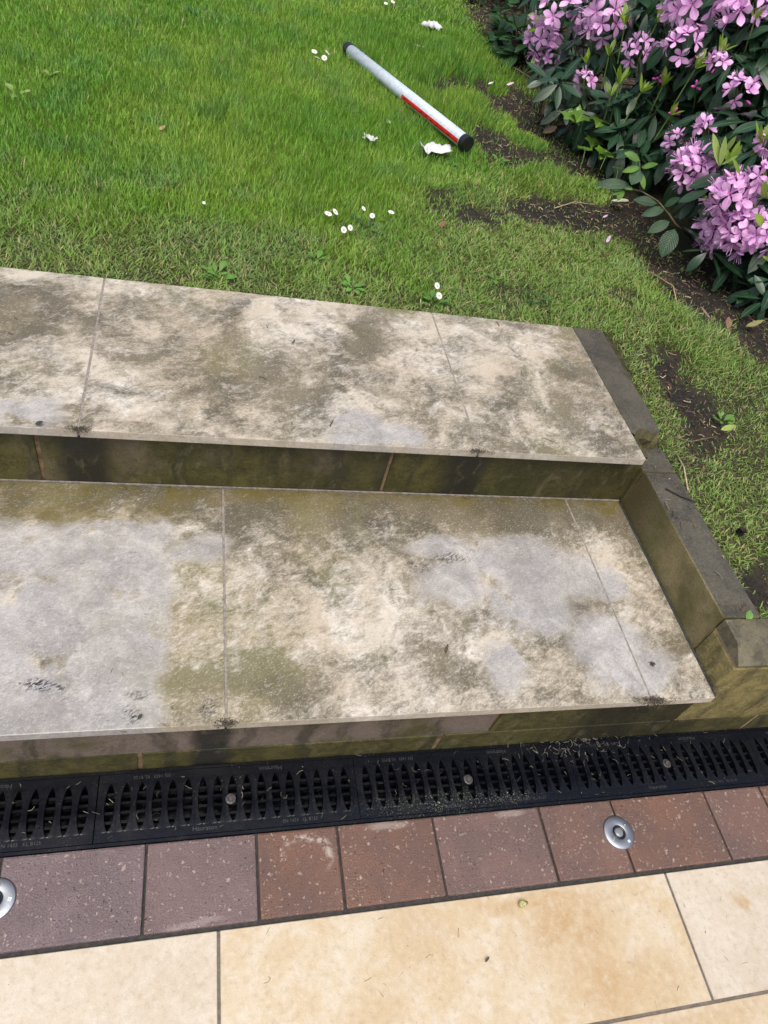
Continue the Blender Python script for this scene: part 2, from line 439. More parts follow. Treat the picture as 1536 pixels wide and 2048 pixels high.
M['lower_slab'] = algae_slab_material("algae_stained_lower_slab", [
    (.33, .77, .22, .11, 0, 1.2, .13), (.75, .80, .28, .07, 0, 1.2, .12), (.20, .62, .16, .12, 0, 1.2, .05), (.60, .54, .10, .12, 30, 1.2, .08), (.40, .36, .35, .06, 0, 1.1, .10),
    (.03, .36, .05, .05, 0, 1.1, .06), (1.07, .40, .08, .09, 0, 1.1, .14), (1.08, .78, .06, .07, 0, 1.1, .14), (.88, .53, .06, .05, 0, .9, .16), (.80, .40, .14, .05, 0, 1.1, .10),
    (.40, .48, .16, .09, 0, 1.2, -.14), (.62, .44, .08, .07, 0, 1.2, -.10), (1.05, .60, .05, .1, 0, 1.1, -.06), (.12, .55, .08, .1, 0, 1.2, -.06)],
    [('box', -1.5, -.035, .10, .765, .05), ('ell', .03, .69, .07, .04, 0, .6), ('ell', .80, .645, .20, .095, -12, .5), ('ell', .62, .70, .13, .035, 0, .7), ('ell', .78, .54, .10, .09, 0, .5), ('ell', 1.00, .585, .06, .05, 0, .5), ('ell', .93, .43, .10, .075, 10, .5), ('ell', .97, .36, .12, .06, 15, .5), ('ell', .66, .38, .05, .06, 0, .7), ('ell', .60, .60, .09, .06, 0, .8)],  # wet patches with painted sky sheen; the box follows a reflected straight edge
    .02, (.72, .86, .16))
M['riser'] = wall_block_material("algae_riser_block", (.052, .046, .013), (.150, .118, .080),
    [(-.225, .87, .055, .3, 0, 1.0), (.665, .87, .055, .3, 0, 1.0), (.30, .87, .10, .3, 0, 1.2, .35), (.95, .87, .22, .3, 0, 1.0, .3)])
M['low_riser'] = wall_block_material("algae_low_riser_block", (.052, .046, .015), (.20, .16, .135),
    [(.055, .30, .035, .3, 0, 1.0), (.97, .30, .09, .3, 0, 1.0, .85), (1.14, .30, .08, .3, 0, 1.0, .6)])
M['curb_face'] = wall_block_material("algae_curb_block", (.14, .118, .046), (.28, .22, .14), [(1.15, .80, .05, .05, 0, 1.2, .55)])

def curb_top_material():
    """dark weathered block: the top faces carry a black biofilm, the sides an olive one"""
    t = NT("dark_capped_curb_block"); g = t.n("ShaderNodeNewGeometry"); P = g.outputs['Position']
    W = t.warp(P, 12, .05); n1 = t.noise(W, 8, 6, .6); n2 = t.noise(P, 170, 4, .7)
    side = t.mix(t.step(n1, .34, .62), (.105, .090, .034), (.245, .205, .105))
    side = t.mix(t.math('MULTIPLY', t.step(n2, .45, .7), .7), side, (.075, .066, .028))
    side = t.mix(t.math('MULTIPLY', t.step(t.noise(W, 3.5, 3), .5, .64), .5), side, (.075, .095, .030))
    sp = t.n("ShaderNodeSeparateXYZ", {0: P})
    low = t.math('MULTIPLY', t.step(sp.outputs[1], .62, .84), t.step(n1, .25, .6))
    side = t.mix(t.math('MULTIPLY', low, .75), side, (.040, .034, .014))
    top = t.mix(t.step(n1, .36, .64), (.040, .036, .027), (.078, .070, .052))
    top = t.mix(t.math('MULTIPLY', t.step(n2, .50, .70), .6), top, (.13, .12, .095))
    top = t.mix(t.math('MULTIPLY', t.step(n2, .46, .30), .6), top, (.018, .017, .014))
    top = t.mix(t.math('MULTIPLY', t.step(t.noise(W, 28, 5, .7), .56, .68), .45), top, (.085, .078, .040))
    nz = t.n("ShaderNodeSeparateXYZ", {0: g.outputs['True Normal']}).outputs[2]
    c = t.mix(t.step(nz, .6, .9), side, top)
    return t.done(t.bsdf(color=c, rough=.62, normal=t.bump(t.math('ADD', n1, n2), .5, .004), spec=.4))
M['curb'] = curb_top_material()

# ------------------------------------------------------------------ ground (one sheet to the horizon behind and beside the steps)
def lawn_amount(px, py, X, Y):
    """1 = good turf, 0 = bare soil; photograph places projected on the ground"""
    d = np.ones_like(px)
    n = vnoise(X * 9, Y * 9, 3, 4, .6); n_f = vnoise(X * 42, Y * 42, 4, 3, .6)
    def cut(cx, cy, rx, ry, ang, k=1.0, soft=.5):
        nonlocal d
        d = d * (1 - k * ell(px + (n - .5) * 70 + (n_f - .5) * 60, py + (n - .5) * 50 + (n_f - .5) * 36, cx, cy, rx, ry, ang, soft + .25))
    cut(915, 190, 85, 26, 8, .98); cut(1010, 210, 95, 34, 22, .97); cut(985, 165, 60, 26, 10, .55)
    cut(1025, 300, 100, 40, 16, .99); cut(1105, 335, 90, 40, 28, .99); cut(1085, 255, 95, 50, 32, .92)
    cut(1130, 428, 130, 32, 8, .98); cut(1060, 420, 60, 18, 10, .7); cut(1255, 440, 95, 45, 32, .98); cut(1190, 330, 70, 70, 40, .93)
    cut(1440, 600, 170, 62, 30, .99, .4); cut(1330, 530, 60, 22, 30, .8); cut(1250, 600, 30, 18, 20, .6); cut(1530, 690, 60, 40, 20, .9)
    cut(1350, 760, 36, 75, -24, .99, .35); cut(1395, 835, 46, 66, -10, .93, .5); cut(1395, 920, 34, 40, 0, .62); cut(1490, 870, 60, 80, 0, .35)
    cut(1520, 1180, 30, 56, 0, .95); cut(870, 405, 55, 18, -10, .8); cut(965, 440, 65, 20, 8, .85); cut(740, 545, 60, 14, 10, .4); cut(1010, 590, 40, 20, 0, .4); cut(300, 545, 80, 12, 5, .3)
    cut(480, 205, 10, 6, 0, .8); cut(315, 175, 12, 7, 0, .8); cut(980, 20, 50, 70, -30, .9); cut(1010, 110, 40, 40, 0, .75)
    def add(cx, cy, rx, ry, ang=0, k=1.0):
        nonlocal d
        d = np.maximum(d, k * ell(px + (n - .5) * 30, py + (n - .5) * 20, cx, cy, rx, ry, ang, .5))
    add(1085, 372, 62, 26, 15); add(1180, 388, 42, 22, 20, .9); add(1000, 178, 22, 18, 0, .7); add(930, 215, 46, 20, 25); add(1000, 250, 34, 18, 15, .8); add(1050, 285, 42, 12, 20, .75)
    add(1410, 700, 60, 30, 40, .9); add(1395, 750, 40, 30, 40, .8); add(1430, 955, 45, 40, 0, .8)
    return d

def ground_z(X, Y):
    z = np.full_like(X, .417)
    drop = np.clip((X - 1.10) / .10, 0, 1) * np.clip((1.30 - Y) / .35, 0, 1)
    z = z - .052 * drop - .012 * drop * np.clip((1.0 - Y) / .5, 0, 1)
    z = z + (vnoise(X * 3, Y * 3, 11, 4) - .5) * .024 * np.clip((Y - 1.42) * 4, .1, 1)
    bed = np.clip((X - 1.75 - (vnoise(X * 2, Y * 2, 5, 2) - .5) * .3) / .5, 0, 1)
    return z + bed * .03

def grid(xs, ys):
    X, Y = np.meshgrid(xs, ys); nx, ny = len(xs), len(ys)
    V = np.stack([X.ravel(), Y.ravel(), ground_z(X.ravel(), Y.ravel())], 1)
    i = np.arange((ny - 1) * (nx - 1)); a = (i // (nx - 1)) * nx + i % (nx - 1)
    return V, np.stack([a, a + 1, a + nx + 1, a + nx], 1)

xs = np.concatenate([np.array([-60, -30, -12, -6, -4]), np.arange(-3, 3.6, .035), np.array([4, 5, 6, 8, 12, 30, 60])])
ys = np.concatenate([np.array([1.4165]), np.arange(1.445, 6.6, .04), np.array([7, 8, 10, 14, 24, 50, 90])])
V1, F1 = grid(xs, ys)
V2, F2 = grid(np.concatenate([np.array([1.212, 1.235, 1.26]), np.arange(1.29, 3.6, .035), np.array([4, 5, 6, 8, 12, 30, 60])]), np.concatenate([np.array([.335, .36]), np.arange(.39, 1.40, .035), np.array([1.4165])]))
Vg = np.concatenate([V1, V2]); Fg = np.concatenate([F1, F2 + len(V1)])
gpx, gpy = proj(Vg)
infront = ((Vg - _C) @ _R)[:, 2] < -.2
lw = np.where(infront, lawn_amount(np.where(infront, gpx, 0), np.where(infront, gpy, 0), Vg[:, 0], Vg[:, 1]), 1.0) * (Vg[:, 0] < 2.3)
tag(obj('ground', qmesh('ground', Vg, Fg, None, np.repeat(lw[:, None], 3, 1), M['soil'])), kind='structure')

# ------------------------------------------------------------------ patio: bed, cream tiles, paver border
patio = obj('patio', box_mesh('patio', -3.2, 3.2, -2.4, .1595, -.12, -.0065, 0), M['dark_joint'])
tag(patio, kind='structure')
def tile(x0, x1, y0, y1, alpha):
    o = obj('tile', box_mesh('tile', x0 + .0028, x1 - .0028, y0 + .0028, y1 - .0028, -.03, 0, .0012, 1), M['tile'], patio)
    o.color = (1, 1, 1, alpha)
tx = [-2.778, -1.828, -.8784, .0716, 1.022, 1.972, 2.92]
for i in range(len(tx) - 1):
    tile(tx[i], tx[i + 1], -.2397, -.0022, {2: .75, 3: .12, 4: .85}.get(i, .4))
for r in range(3):
    off = .46 if r % 2 == 0 else 0
    for i in range(len(tx) - 1):
        tile(tx[i] + off, tx[i + 1] + off, -.2397 - .6 * (r + 1), -.2397 - .6 * r, random.uniform(.1, .7))
bmj = bmesh.new()
for i in range(1, len(tx) - 1): box_bm(bmj, tx[i] - .0026, tx[i] + .0026, -.238, -.006, -.02, -.0022)
for r in range(3): box_bm(bmj, -2.7, 2.9, -.2397 - .6 * r - .0026, -.2397 - .6 * r + .0026, -.02, -.0024)
obj('grout', bm_mesh(bmj, 'grout'), plain("patio_grout", (.125, .105, .088), .85, .3, 100), patio)
px_ = [-1.60, -1.36, -1.15, -.99, -.78, -.53, -.3127, -.0617, .1458, .31, .5178, .7684, .9507, 1.2044, 1.3676, 1.61, 1.77, 1.98, 2.23]
plum = {-.3127: .95, -.0617: .70, .1458: .10, .31: .12, .5178: .40, .7684: .22, .9507: .10, 1.2044: .28}  # high values at left put the sky's sheen into the paver colour
for i in range(len(px_) - 1):
    a, b = px_[i], px_[i + 1]
    me = box_mesh('paver', a + .0022, b - .0022, .0030 + random.uniform(0, .0015), .1578, -.06, random.uniform(-.001, .0012), .004, 2, .0004)
    o = obj('paver', me, M['paver'], patio); o.color = (1, 1, 1, plum.get(a, random.uniform(.1, .8)))

# ------------------------------------------------------------------ drain channel with slotted gratings
drain = empty('drain_channel', (.36, .233, 0), 'long black slotted drain channel with bolted gratings between the red pavers and the lower step', 'drain')
DX, DY = -.36, -.233
bm = bmesh.new()
box_bm(bm, -1.75 + DX, 2.5 + DX, .1605 + DY, .1665 + DY, -.11, -.0012); box_bm(bm, -1.75 + DX, 2.5 + DX, .2985 + DY, .3045 + DY, -.11, -.0006)
box_bm(bm, -1.75 + DX, 2.5 + DX, .1665 + DY, .2985 + DY, -.115, -.085)
obj('channel_body', bm_mesh(bm, 'channel_body'), M['drain'], drain)

def grate_mesh():
    bm = bmesh.new()
    pitch, n, L = .02965, 17, .5208
    y0, y1, z = -.0655, .0645, 0.0
    sy0, sy1 = -.0475, .0475
    K = 24
    x_start = -pitch * n / 2
    for s in range(n):
        cx = x_start + pitch * (s + .5); hx, hy = .0094, .0462
        ring, outer, low = [], [], []
        for k in range(K):
            a = 2 * math.pi * k / K
            sx, sy = math.cos(a), math.sin(a)
            w = 1 - sy * sy
            x = cx + hx * max(w, .0) ** .66 * (1 if sx >= 0 else -1) * (1 if abs(sx) > 1e-6 else 0)
            y = hy * sy
            ring.append((x, y))
            # corresponding point on the cell's rectangle
            ox = cx + max(-pitch / 2, min(pitch / 2, sx * pitch * .75)); oy = max(sy0, min(sy1, sy * sy1 * 1.45))
            outer.append((ox, oy))
        vr = [bm.verts.new((x, y, z)) for x, y in ring]; vo = [bm.verts.new((x, y, z)) for x, y in outer]
        vl = [bm.verts.new((cx + (x - cx) * .90, y * 1.0, z - .020)) for x, y in ring]
        vb = [bm.verts.new((cx + (x - cx) * 1.10, y * 1.012, z + .0006)) for x, y in ring]
        for k in range(K):
            q = (k + 1) % K
            bm.faces.new((vo[k], vo[q], vb[q], vb[k])); bm.faces.new((vb[k], vb[q], vr[q], vr[k])); bm.faces.new((vr[k], vr[q], vl[q], vl[k]))
    bmesh.ops.remove_doubles(bm, verts=bm.verts[:], dist=.00005)
    xe = pitch * n / 2
    def rect(x0, x1, a, b, zz=0.0):
        v = [bm.verts.new(p) for p in ((x0, a, zz), (x1, a, zz), (x1, b, zz), (x0, b, zz))]; bm.faces.new(v); return v
    rect(-L / 2, L / 2, y0, sy0); rect(-L / 2, L / 2, sy1, y1); rect(-L / 2, -xe, sy0, sy1); rect(xe, L / 2, sy0, sy1)
    # skirts so that the plate has thickness
    for (a, b) in (((-L / 2, y0), (L / 2, y0)), ((L / 2, y0), (L / 2, y1)), ((L / 2, y1), (-L / 2, y1)), ((-L / 2, y1), (-L / 2, y0))):
        v = [bm.verts.new((a[0], a[1], 0)), bm.verts.new((b[0], b[1], 0)), bm.verts.new((b[0], b[1], -.02)), bm.verts.new((a[0], a[1], -.02))]; bm.faces.new(v)
    for k in range(4):
        yc = -.0275 + k * .0183
        box_bm(bm, -L / 2 + .004, L / 2 - .004, yc - .0026, yc + .0026, -.024, -.007)
    bmesh.ops.recalc_face_normals(bm, faces=bm.faces[:])
    return bm_mesh(bm, 'grate')
gm = grate_mesh(); gm.materials.append(M['drain'])
bm = bmesh.new(); lathe_bm(bm, [(.0105, -.006), (.0105, .0008), (.0088, .0014), (.0088, .0016)], 20); lathe_bm(bm, [(.0066, .0014), (.0066, .0050), (.0054, .0060)], 6)
bolt_me = bm_mesh(bm, 'bolt'); bolt_me.materials.append(plain("bolt_steel", (.085, .080, .078), .5, .5, 200, .6))

def text_mesh(body, size, z=.0006):
    cu = bpy.data.curves.new('lettering', 'FONT'); cu.body = body; cu.size = size; cu.extrude = .0005; cu.align_x = 'CENTER'; cu.align_y = 'CENTER'; cu.resolution_u = 2
    to = bpy.data.objects.new('lettering', cu); COL.objects.link(to)
    dg = bpy.context.evaluated_depsgraph_get()
    me = bpy.data.meshes.new_from_object(to.evaluated_get(dg)); bpy.data.objects.remove(to)
    return me
M['letter'] = plain("worn_raised_letters", (.030, .032, .036), .38, .5, 400)
t_name = text_mesh('Hauraton', .0125); t_std = text_mesh('EN 1433   KL B125', .0092)
for me in (t_name, t_std): me.materials.append(M['letter'])
for i, gx in enumerate([-1.474, -.951, -.4215, .1015, .6235, 1.1435, 1.665, 2.188]):
    g = obj('grate', gm, None, drain, (gx + DX, 0, 0))
    b = obj('bolt', bolt_me, None, g, (-.004, -.002, 0))
    for me, x, y, rz in ((t_name, -.055, -.0555, 0), (t_std, .135, -.0560, 0), (t_std, -.16, .0555, math.pi), (t_name, .08, .0555, math.pi)):
        obj('lettering', me, None, g, (x, y, .0003)).rotation_euler = (0, 0, rz)

# ------------------------------------------------------------------ lower step
lower = empty('lower_step', (.16, .57, 0), 'lower stone step with wide algae stained slabs and wet patches coloured with grey sky sheen above the drain', 'step')
def child_box(name, parent, x0, x1, y0, y1, z0, z1, mat, bevel=.003, seg=2, jit=0.0, alpha=1.0):
    p = parent.location
    o = obj(name, box_mesh(name, x0 - p.x, x1 - p.x, y0 - p.y, y1 - p.y, z0 - p.z, z1 - p.z, bevel, seg, jit), mat, parent)
    o.color = (1, 1, 1, alpha); return o
for a, b in ((-2.644, -1.7394), (-1.7366, -.8294), (-.8256, .0742), (.0786, .9813), (.9855, 1.1466)):
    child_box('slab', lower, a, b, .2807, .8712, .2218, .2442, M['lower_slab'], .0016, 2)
for x in (-1.738, -.8275, .0764, .9834): child_box('grout', lower, x - .0021, x + .0021, .284, .871, .223, .2432, M['grout'], 0)
child_box('joint_strip', lower, -2.6, 1.149, .8716, .8755, .22, .2464, M['grout'], 0)
child_box('edge_sealant', lower, 1.1470, 1.1515, .285, .868, .215, .2462, M['black_joint'], .0008, 1, .0005)
for a, b, al in ((-1.86, -1.10, .8), (-1.093, -.335, .7), (-.328, .655, .98), (.663, 1.149, .25)):
    child_box('block', lower, a, b, .3055, .40, .0775, .2215, M['low_riser'], .003, 2, .0006, al)
for a, b, al in ((-1.70, -.89, .3), (-.882, -.087, .2), (-.078, .548, .3), (.560, 1.149, .12)):
    child_box('block', lower, a, b, .3070, .40, -.02, .0715, M['low_riser'], .003, 2, .0008, al)
child_box('mortar_bed', lower, -2.6, 1.149, .3105, .84, -.05, .2214, M['mortar'], 0)

# ------------------------------------------------------------------ upper step
upper = empty('upper_step', (.1, 1.13, 0), 'upper stone step of pale mottled slabs set along the lawn edge', 'step')
for a, b in ((-2.88, -1.9873), (-1.9827, -1.1043), (-1.0997, -.2243), (-.2197, .6586), (.6632, 1.1172)):
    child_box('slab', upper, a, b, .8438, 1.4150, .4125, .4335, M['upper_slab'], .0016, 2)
for x in (-1.985, -1.102, -.222, .6609): child_box('grout', upper, x - .0022, x + .0022, .848, 1.414, .414, .4322, M['grout'], 0)
for a, b, al in ((-1.88, -1.095, .5), (-1.088, -.317, .55), (-.308, .461, .62), (.469, 1.1505, .30)):
    child_box('block', upper, a, b, .8760, .97, .2450, .4122, M['riser'], .003, 2, .0006, al)
child_box('mortar_bed', upper, -2.88, 1.117, .880, 1.405, .0, .4120, M['mortar'], 0)

# ------------------------------------------------------------------ low retaining wall beside the steps
wall = empty('retaining_wall', (1.2, .7, 0), 'low block retaining wall with dark tops running beside both steps and turning along the drain', 'wall')
child_box('curb_block', wall, 1.1530, 1.2500, .4085, .8600, .12, .3750, M['curb'], .004, 2, .0010)
child_box('curb_block', wall, 1.1535, 1.2490, .8645, .9540, .12, .3742, M['curb'], .004, 2, .0010)
bm = bmesh.new(); box_bm(bm, 1.1205 - 1.2, 1.2180 - 1.2, .956 - .7, 1.4195 - .7, .25, .4315)
bmesh.ops.subdivide_edges(bm, edges=bm.edges[:], cuts=6, use_grid_fill=True)
for v in bm.verts:                                                   # broken, crumbling front end
    if v.co.y < .956 - .7 + .02: v.co.y += random.uniform(-.010, .016); v.co.z -= max(0, random.uniform(-.004, .008)) if v.co.z > .4 else 0
    v.co += Vector((random.uniform(-.001, .001), random.uniform(-.001, .001), random.uniform(-.0012, .0008)))
obj('curb_block', bm_mesh(bm, 'curb_block'), M['curb'], wall)

M['coping'] = wall_block_material('pale_coping_block', (.070, .062, .036), (.185, .160, .115), [(1.36, .39, .12, .02, 0, 1.0, .6)])
def coping_mesh(x0, x1):
    bm = bmesh.new()
    prof = [(.3040, .3370), (.3030, .3440), (.3420, .3735), (.3480, .3750), (.4020, .3748), (.4040, .3730), (.4040, .3370)]
    a = [bm.verts.new((x0 - 1.2, y - .7, z)) for y, z in prof]; b = [bm.verts.new((x1 - 1.2, y - .7, z)) for y, z in prof]
    for k in range(len(prof)):
        q = (k + 1) % len(prof); bm.faces.new((a[k], b[k], b[q], a[q]))
    bm.faces.new(a); bm.faces.new(b[::-1]); bmesh.ops.recalc_face_normals(bm, faces=bm.faces[:])
    bmesh.ops.bevel(bm, geom=bm.edges[:], offset=.0012, segments=1, affect='EDGES')
    return bm_mesh(bm, 'coping')
for a, b in ((1.1525, 1.590), (1.597, 2.04), (2.047, 2.49)):
    obj('coping', coping_mesh(a, b), M['coping'], wall).color = (1, 1, 1, .85)
for a, b, al in ((1.1525, 1.592, .33), (1.599, 2.042, .3), (2.049, 2.49, .4)):
    child_box('block', wall, a, b, .3050, .4035, .0775, .3290, M['curb_face'], .003, 2, .0008, al)
for a, b, al in ((1.1525, 1.40, .05), (1.407, 1.84, .2), (1.847, 2.49, .1)):
    child_box('block', wall, a, b, .3065, .4035, -.02, .0715, M['low_riser'], .003, 2, .0008, al)
child_box('mortar_joint', wall, 1.1560, 2.48, .3085, .4060, -.02, .3365, plain("pink_mortar", (.34, .235, .155), .85, .3, 60), 0)
child_box('mortar_bed', wall, 1.156, 1.245, .4045, 1.41, -.05, .330, M['mortar'], 0)

# ------------------------------------------------------------------ recessed ground lights
M['steel'] = plain("brushed_steel", (.34, .36, .39), .42, .05, 300, 1.0, .05)
M['black_gloss'] = plain("black_gloss", (.008, .008, .010), .15, .2, 60, 0, .02)
M['white_print'] = plain("white_print", (.75, .76, .78), .5, .02, 60, 0, 0)
def lens_material():
    t = NT("frosted_glass_lens")
    return t.done(t.bsdf(color=(.16, .175, .19), rough=.12, spec=.8))
M['lens'] = lens_material()
def make_light(loc, rz, label):
    root = empty('ground_light', loc, label, 'ground light', 'ground lights sunk into the paver border', rz)
    bm = bmesh.new()
    prof = [(.0150, -.010), (.0150, .0030), (.0165, .0036), (.0340, .0030), (.0362, .0018), (.0368, -.010)]
    rings = [[bm.verts.new((r * math.cos(2 * math.pi * k / 48), r * math.sin(2 * math.pi * k / 48), z)) for k in range(48)] for r, z in prof]
    for i in range(len(rings) - 1):
        for k in range(48): bm.faces.new((rings[i][k], rings[i + 1][k], rings[i + 1][(k + 1) % 48], rings[i][(k + 1) % 48]))
    bmesh.ops.recalc_face_normals(bm, faces=bm.faces[:])
    obj('trim_ring', bm_mesh(bm, 'trim_ring', True), M['steel'], root)
    bm = bmesh.new(); lathe_bm(bm, [(.0152, -.004), (.0152, .0022), (.0142, .0030), (.0110, .0026), (.0108, .0010)], 32)
    obj('gasket', bm_mesh(bm, 'gasket', True), M['black_gloss'], root)
    bm = bmesh.new(); lathe_bm(bm, [(.0105, -.002), (.0102, .0022), (.0085, .0036), (.0050, .0046), (.0015, .0049)], 32)
    obj('lens', bm_mesh(bm, 'lens', True), M['lens'], root)
    for s in (1, -1):
        bm = bmesh.new(); lathe_bm(bm, [(.0042, .001), (.0042, .0036), (.0036, .0040), (.0014, .0040), (.0010, .0030)], 16, (.0222 * s, .004 * s, 0))
        obj('screw', bm_mesh(bm, 'screw', True), plain("screw_steel", (.35, .36, .38), .4, .1, 300, .9), root)
    bm = bmesh.new(); box_bm(bm, .004, .0095, -.0285, -.0230, .003, .0036)
    o = obj('print_mark', bm_mesh(bm, 'print_mark'), M['white_print'], root)
    bm = bmesh.new(); box_bm(bm, .0060, .0085, -.0268, -.0248, .0036, .0038); box_bm(bm, .0052, .0060, -.0275, -.0240, .0036, .0038)
    obj('print_sign', bm_mesh(bm, 'print_sign'), plain("grey_print", (.30, .31, .33), .5, .02, 60), o)
    return root
make_light((.9435, .0865, .0012), R(24), 'round steel ground light set across a joint of the brown pavers')
make_light((-.3145, .0880, .0012), R(70), 'round steel ground light cut off by the photo edge beside the paver tinted plum with sky sheen')

# ------------------------------------------------------------------ small snail shell on the cream tile
sx_, sy_, _ = at(1043, 1811, 0.004)
snail = empty('snail_shell', (sx_, sy_, 0), 'small round yellow green snail shell lying on the cream patio tile', 'snail shell')
bm = bmesh.new()
pts, rad = [], []
for k in range(44):
    a = k / 43 * 2 * math.pi * 2.3; g = math.exp(-.20 * a)
    pts.append((.0062 * g * math.cos(a), .0062 * g * math.sin(a), .0062 + .0062 * (1 - g))); rad.append(.0064 * g)
tube_bm(bm, pts, rad, 12)
obj('shell', bm_mesh(bm, 'shell', True), plain("yellow_green_shell", (.36, .34, .14), .35, .35, 300), snail)
bm = bmesh.new(); bmesh.ops.create_uvsphere(bm, u_segments=10, v_segments=6, radius=.0042)
for v in bm.verts: v.co = Vector((v.co.x * 1.2 + .0105, v.co.y + .004, v.co.z * .7 + .0034))
obj('shell_opening', bm_mesh(bm, 'shell_opening', True), plain("dark_snail_body", (.030, .022, .014), .4, .3, 200), snail)

# ------------------------------------------------------------------ plant materials
def leaf_material(name, top, vein, rough=.34, trans=.12, ribs=0, var=.35, spec=.5):
    t = NT(name)
    uv = t.n("ShaderNodeTexCoord").outputs['UV']; P = t.pos()
    sp = t.n("ShaderNodeSeparateXYZ", {0: uv})
    oi = t.n("ShaderNodeObjectInfo")
    n = t.noise(P, 11, 4, .6)
    c = t.mix(t.step(n, .3, .7), tuple(x * (1 - var) for x in top), tuple(x * (1 + var) for x in top))
    c = t.mix(t.math('MULTIPLY', oi.outputs['Random'], .35), c, tuple((top[0] * 1.5, top[1] * 1.25, top[2] * .9)))
    d = t.math('ABSOLUTE', t.math('SUBTRACT', sp.outputs[0], .5))
    mid = t.step(d, .055, .015)
    h = t.math('MULTIPLY', mid, -1.0)
    if ribs:
        w = t.math('SINE', t.math('MULTIPLY', t.math('SUBTRACT', sp.outputs[1], t.math('MULTIPLY', d, .75)), ribs * 6.283))
        rib = t.step(w, .55, .95)
        c = t.mix(t.math('MULTIPLY', rib, .35), c, tuple(x * .55 for x in top))
        h = t.math('ADD', h, t.math('MULTIPLY', w, -.5))
    c = t.mix(t.math('MULTIPLY', mid, .55), c, vein)
    bk = t.n("ShaderNodeNewGeometry").outputs['Backfacing']
    c = t.mix(t.math('MULTIPLY', bk, .5), c, tuple(min(1, x * 1.7 + .006) for x in top))
    b = t.bsdf(color=c, rough=rough, normal=t.bump(h, .5, .003), spec=spec)
    tr = t.n("ShaderNodeBsdfTranslucent", {0: t.mix(.5, c, (top[0] * 2.2, top[1] * 2.4, top[2]))}).outputs[0]
    mxs = t.n("ShaderNodeMixShader", {0: trans, 1: b, 2: tr}).outputs[0]
    return t.done(mxs)
M['rhodo'] = leaf_material("dark_glossy_leaf", (.014, .044, .020), (.075, .120, .055), .30, .05, spec=.42)
M['young'] = leaf_material("lime_young_leaf", (.16, .26, .030), (.34, .44, .12), .40, .25, 0, .3)
M['pale_young'] = leaf_material("pale_young_leaf", (.24, .33, .10), (.42, .50, .22), .45, .25, 0, .25)
M['ivy'] = leaf_material("fresh_ivy_leaf", (.085, .185, .022), (.22, .33, .09), .28, .2, 0, .3)
M['rib_dark'] = leaf_material("ribbed_dark_leaf", (.026, .068, .030), (.09, .15, .07), .42, .1, 9)
M['rib_light'] = leaf_material("ribbed_light_leaf", (.10, .215, .040), (.25, .36, .12), .42, .25, 9)
M['broad'] = leaf_material("mid_green_broad_leaf", (.028, .078, .026), (.09, .16, .07), .34, .12)
M['weed'] = leaf_material("bright_weed_leaf", (.10, .235, .035), (.24, .37, .12), .5, .25)
M['stem'] = plain("green_brown_stem", (.075, .062, .030), .7, .4, 60)
M['green_stem'] = plain("green_stem", (.13, .19, .05), .6, .3, 60)

def petal_material():
    t = NT("mauve_petal")
    uv = t.n("ShaderNodeTexCoord").outputs['UV']; sp = t.n("ShaderNodeSeparateXYZ", {0: uv}); oi = t.n("ShaderNodeObjectInfo")
    d = t.math('ABSOLUTE', t.math('SUBTRACT', sp.outputs[0], .5))
    c = t.mix(t.step(sp.outputs[1], 0, 1), (.74, .30, .68), (.90, .57, .86))
    c = t.mix(t.math('MULTIPLY', t.step(d, .12, .02), .5), c, (.95, .78, .95))
    c = t.mix(t.math('MULTIPLY', oi.outputs['Random'], .35), c, (.72, .40, .80))
    b = t.bsdf(color=c, rough=.55, spec=.3)
    tr = t.n("ShaderNodeBsdfTranslucent", {0: c}).outputs[0]
    return t.done(t.n("ShaderNodeMixShader", {0: .3, 1: b, 2: tr}).outputs[0])
M['petal'] = petal_material()
M['bud'] = plain("magenta_bud", (.50, .07, .34), .5, .3, 120)

# ------------------------------------------------------------------ leaf and flower shapes (quads only)
def leaf_data(L, W, droop=.12, fold=.12, n=6, peak=.55, twist=0.0, tip=.02):
    V, F, U = [], [], []
    for i in range(n + 1):
        t = i / n
        w = W * .5 * max(tip, (math.sin(math.pi * min(1, t ** (math.log(.5) / math.log(peak)))) ** .75) if 0 < t < 1 else tip)
        x = L * (t - .25 * droop * t * t); z = -droop * L * t * t
        tw = twist * t
        for s in (-1, 0, 1):
            yy = s * w; zz = z + (fold * w if s else 0)
            V.append((x, yy * math.cos(tw), zz + yy * math.sin(tw)))
    for i in range(n):
        for s in (0, 1):
            a = i * 3 + s
            F.append((a, a + 3, a + 4, a + 1)); U += [(s * .5, i / n), (s * .5, (i + 1) / n), (s * .5 + .5, (i + 1) / n), (s * .5 + .5, i / n)]
    return np.array(V, float), np.array(F), np.array(U, float)

def data_mesh(name, D, mat): return qmesh(name, D[0], D[1], D[2], None, mat)

RH = [leaf_data(.145, .046, .14, .10, 6, .55), leaf_data(.125, .040, .05, .16, 6, .52), leaf_data(.160, .046, .26, .08, 6, .56, .3), leaf_data(.105, .036, .10, .12, 6, .55, -.3), leaf_data(.135, .050, .36, .05, 6, .58)]
YG = [leaf_data(.066, .017, -.10, .30, 5, .5), leaf_data(.052, .015, -.18, .35, 5, .5), leaf_data(.080, .022, .06, .2, 5, .55)]
rh_me = [data_mesh('leaf', d, M['rhodo']) for d in RH]
yg_me = [data_mesh('young_leaf', d, M['young']) for d in YG]

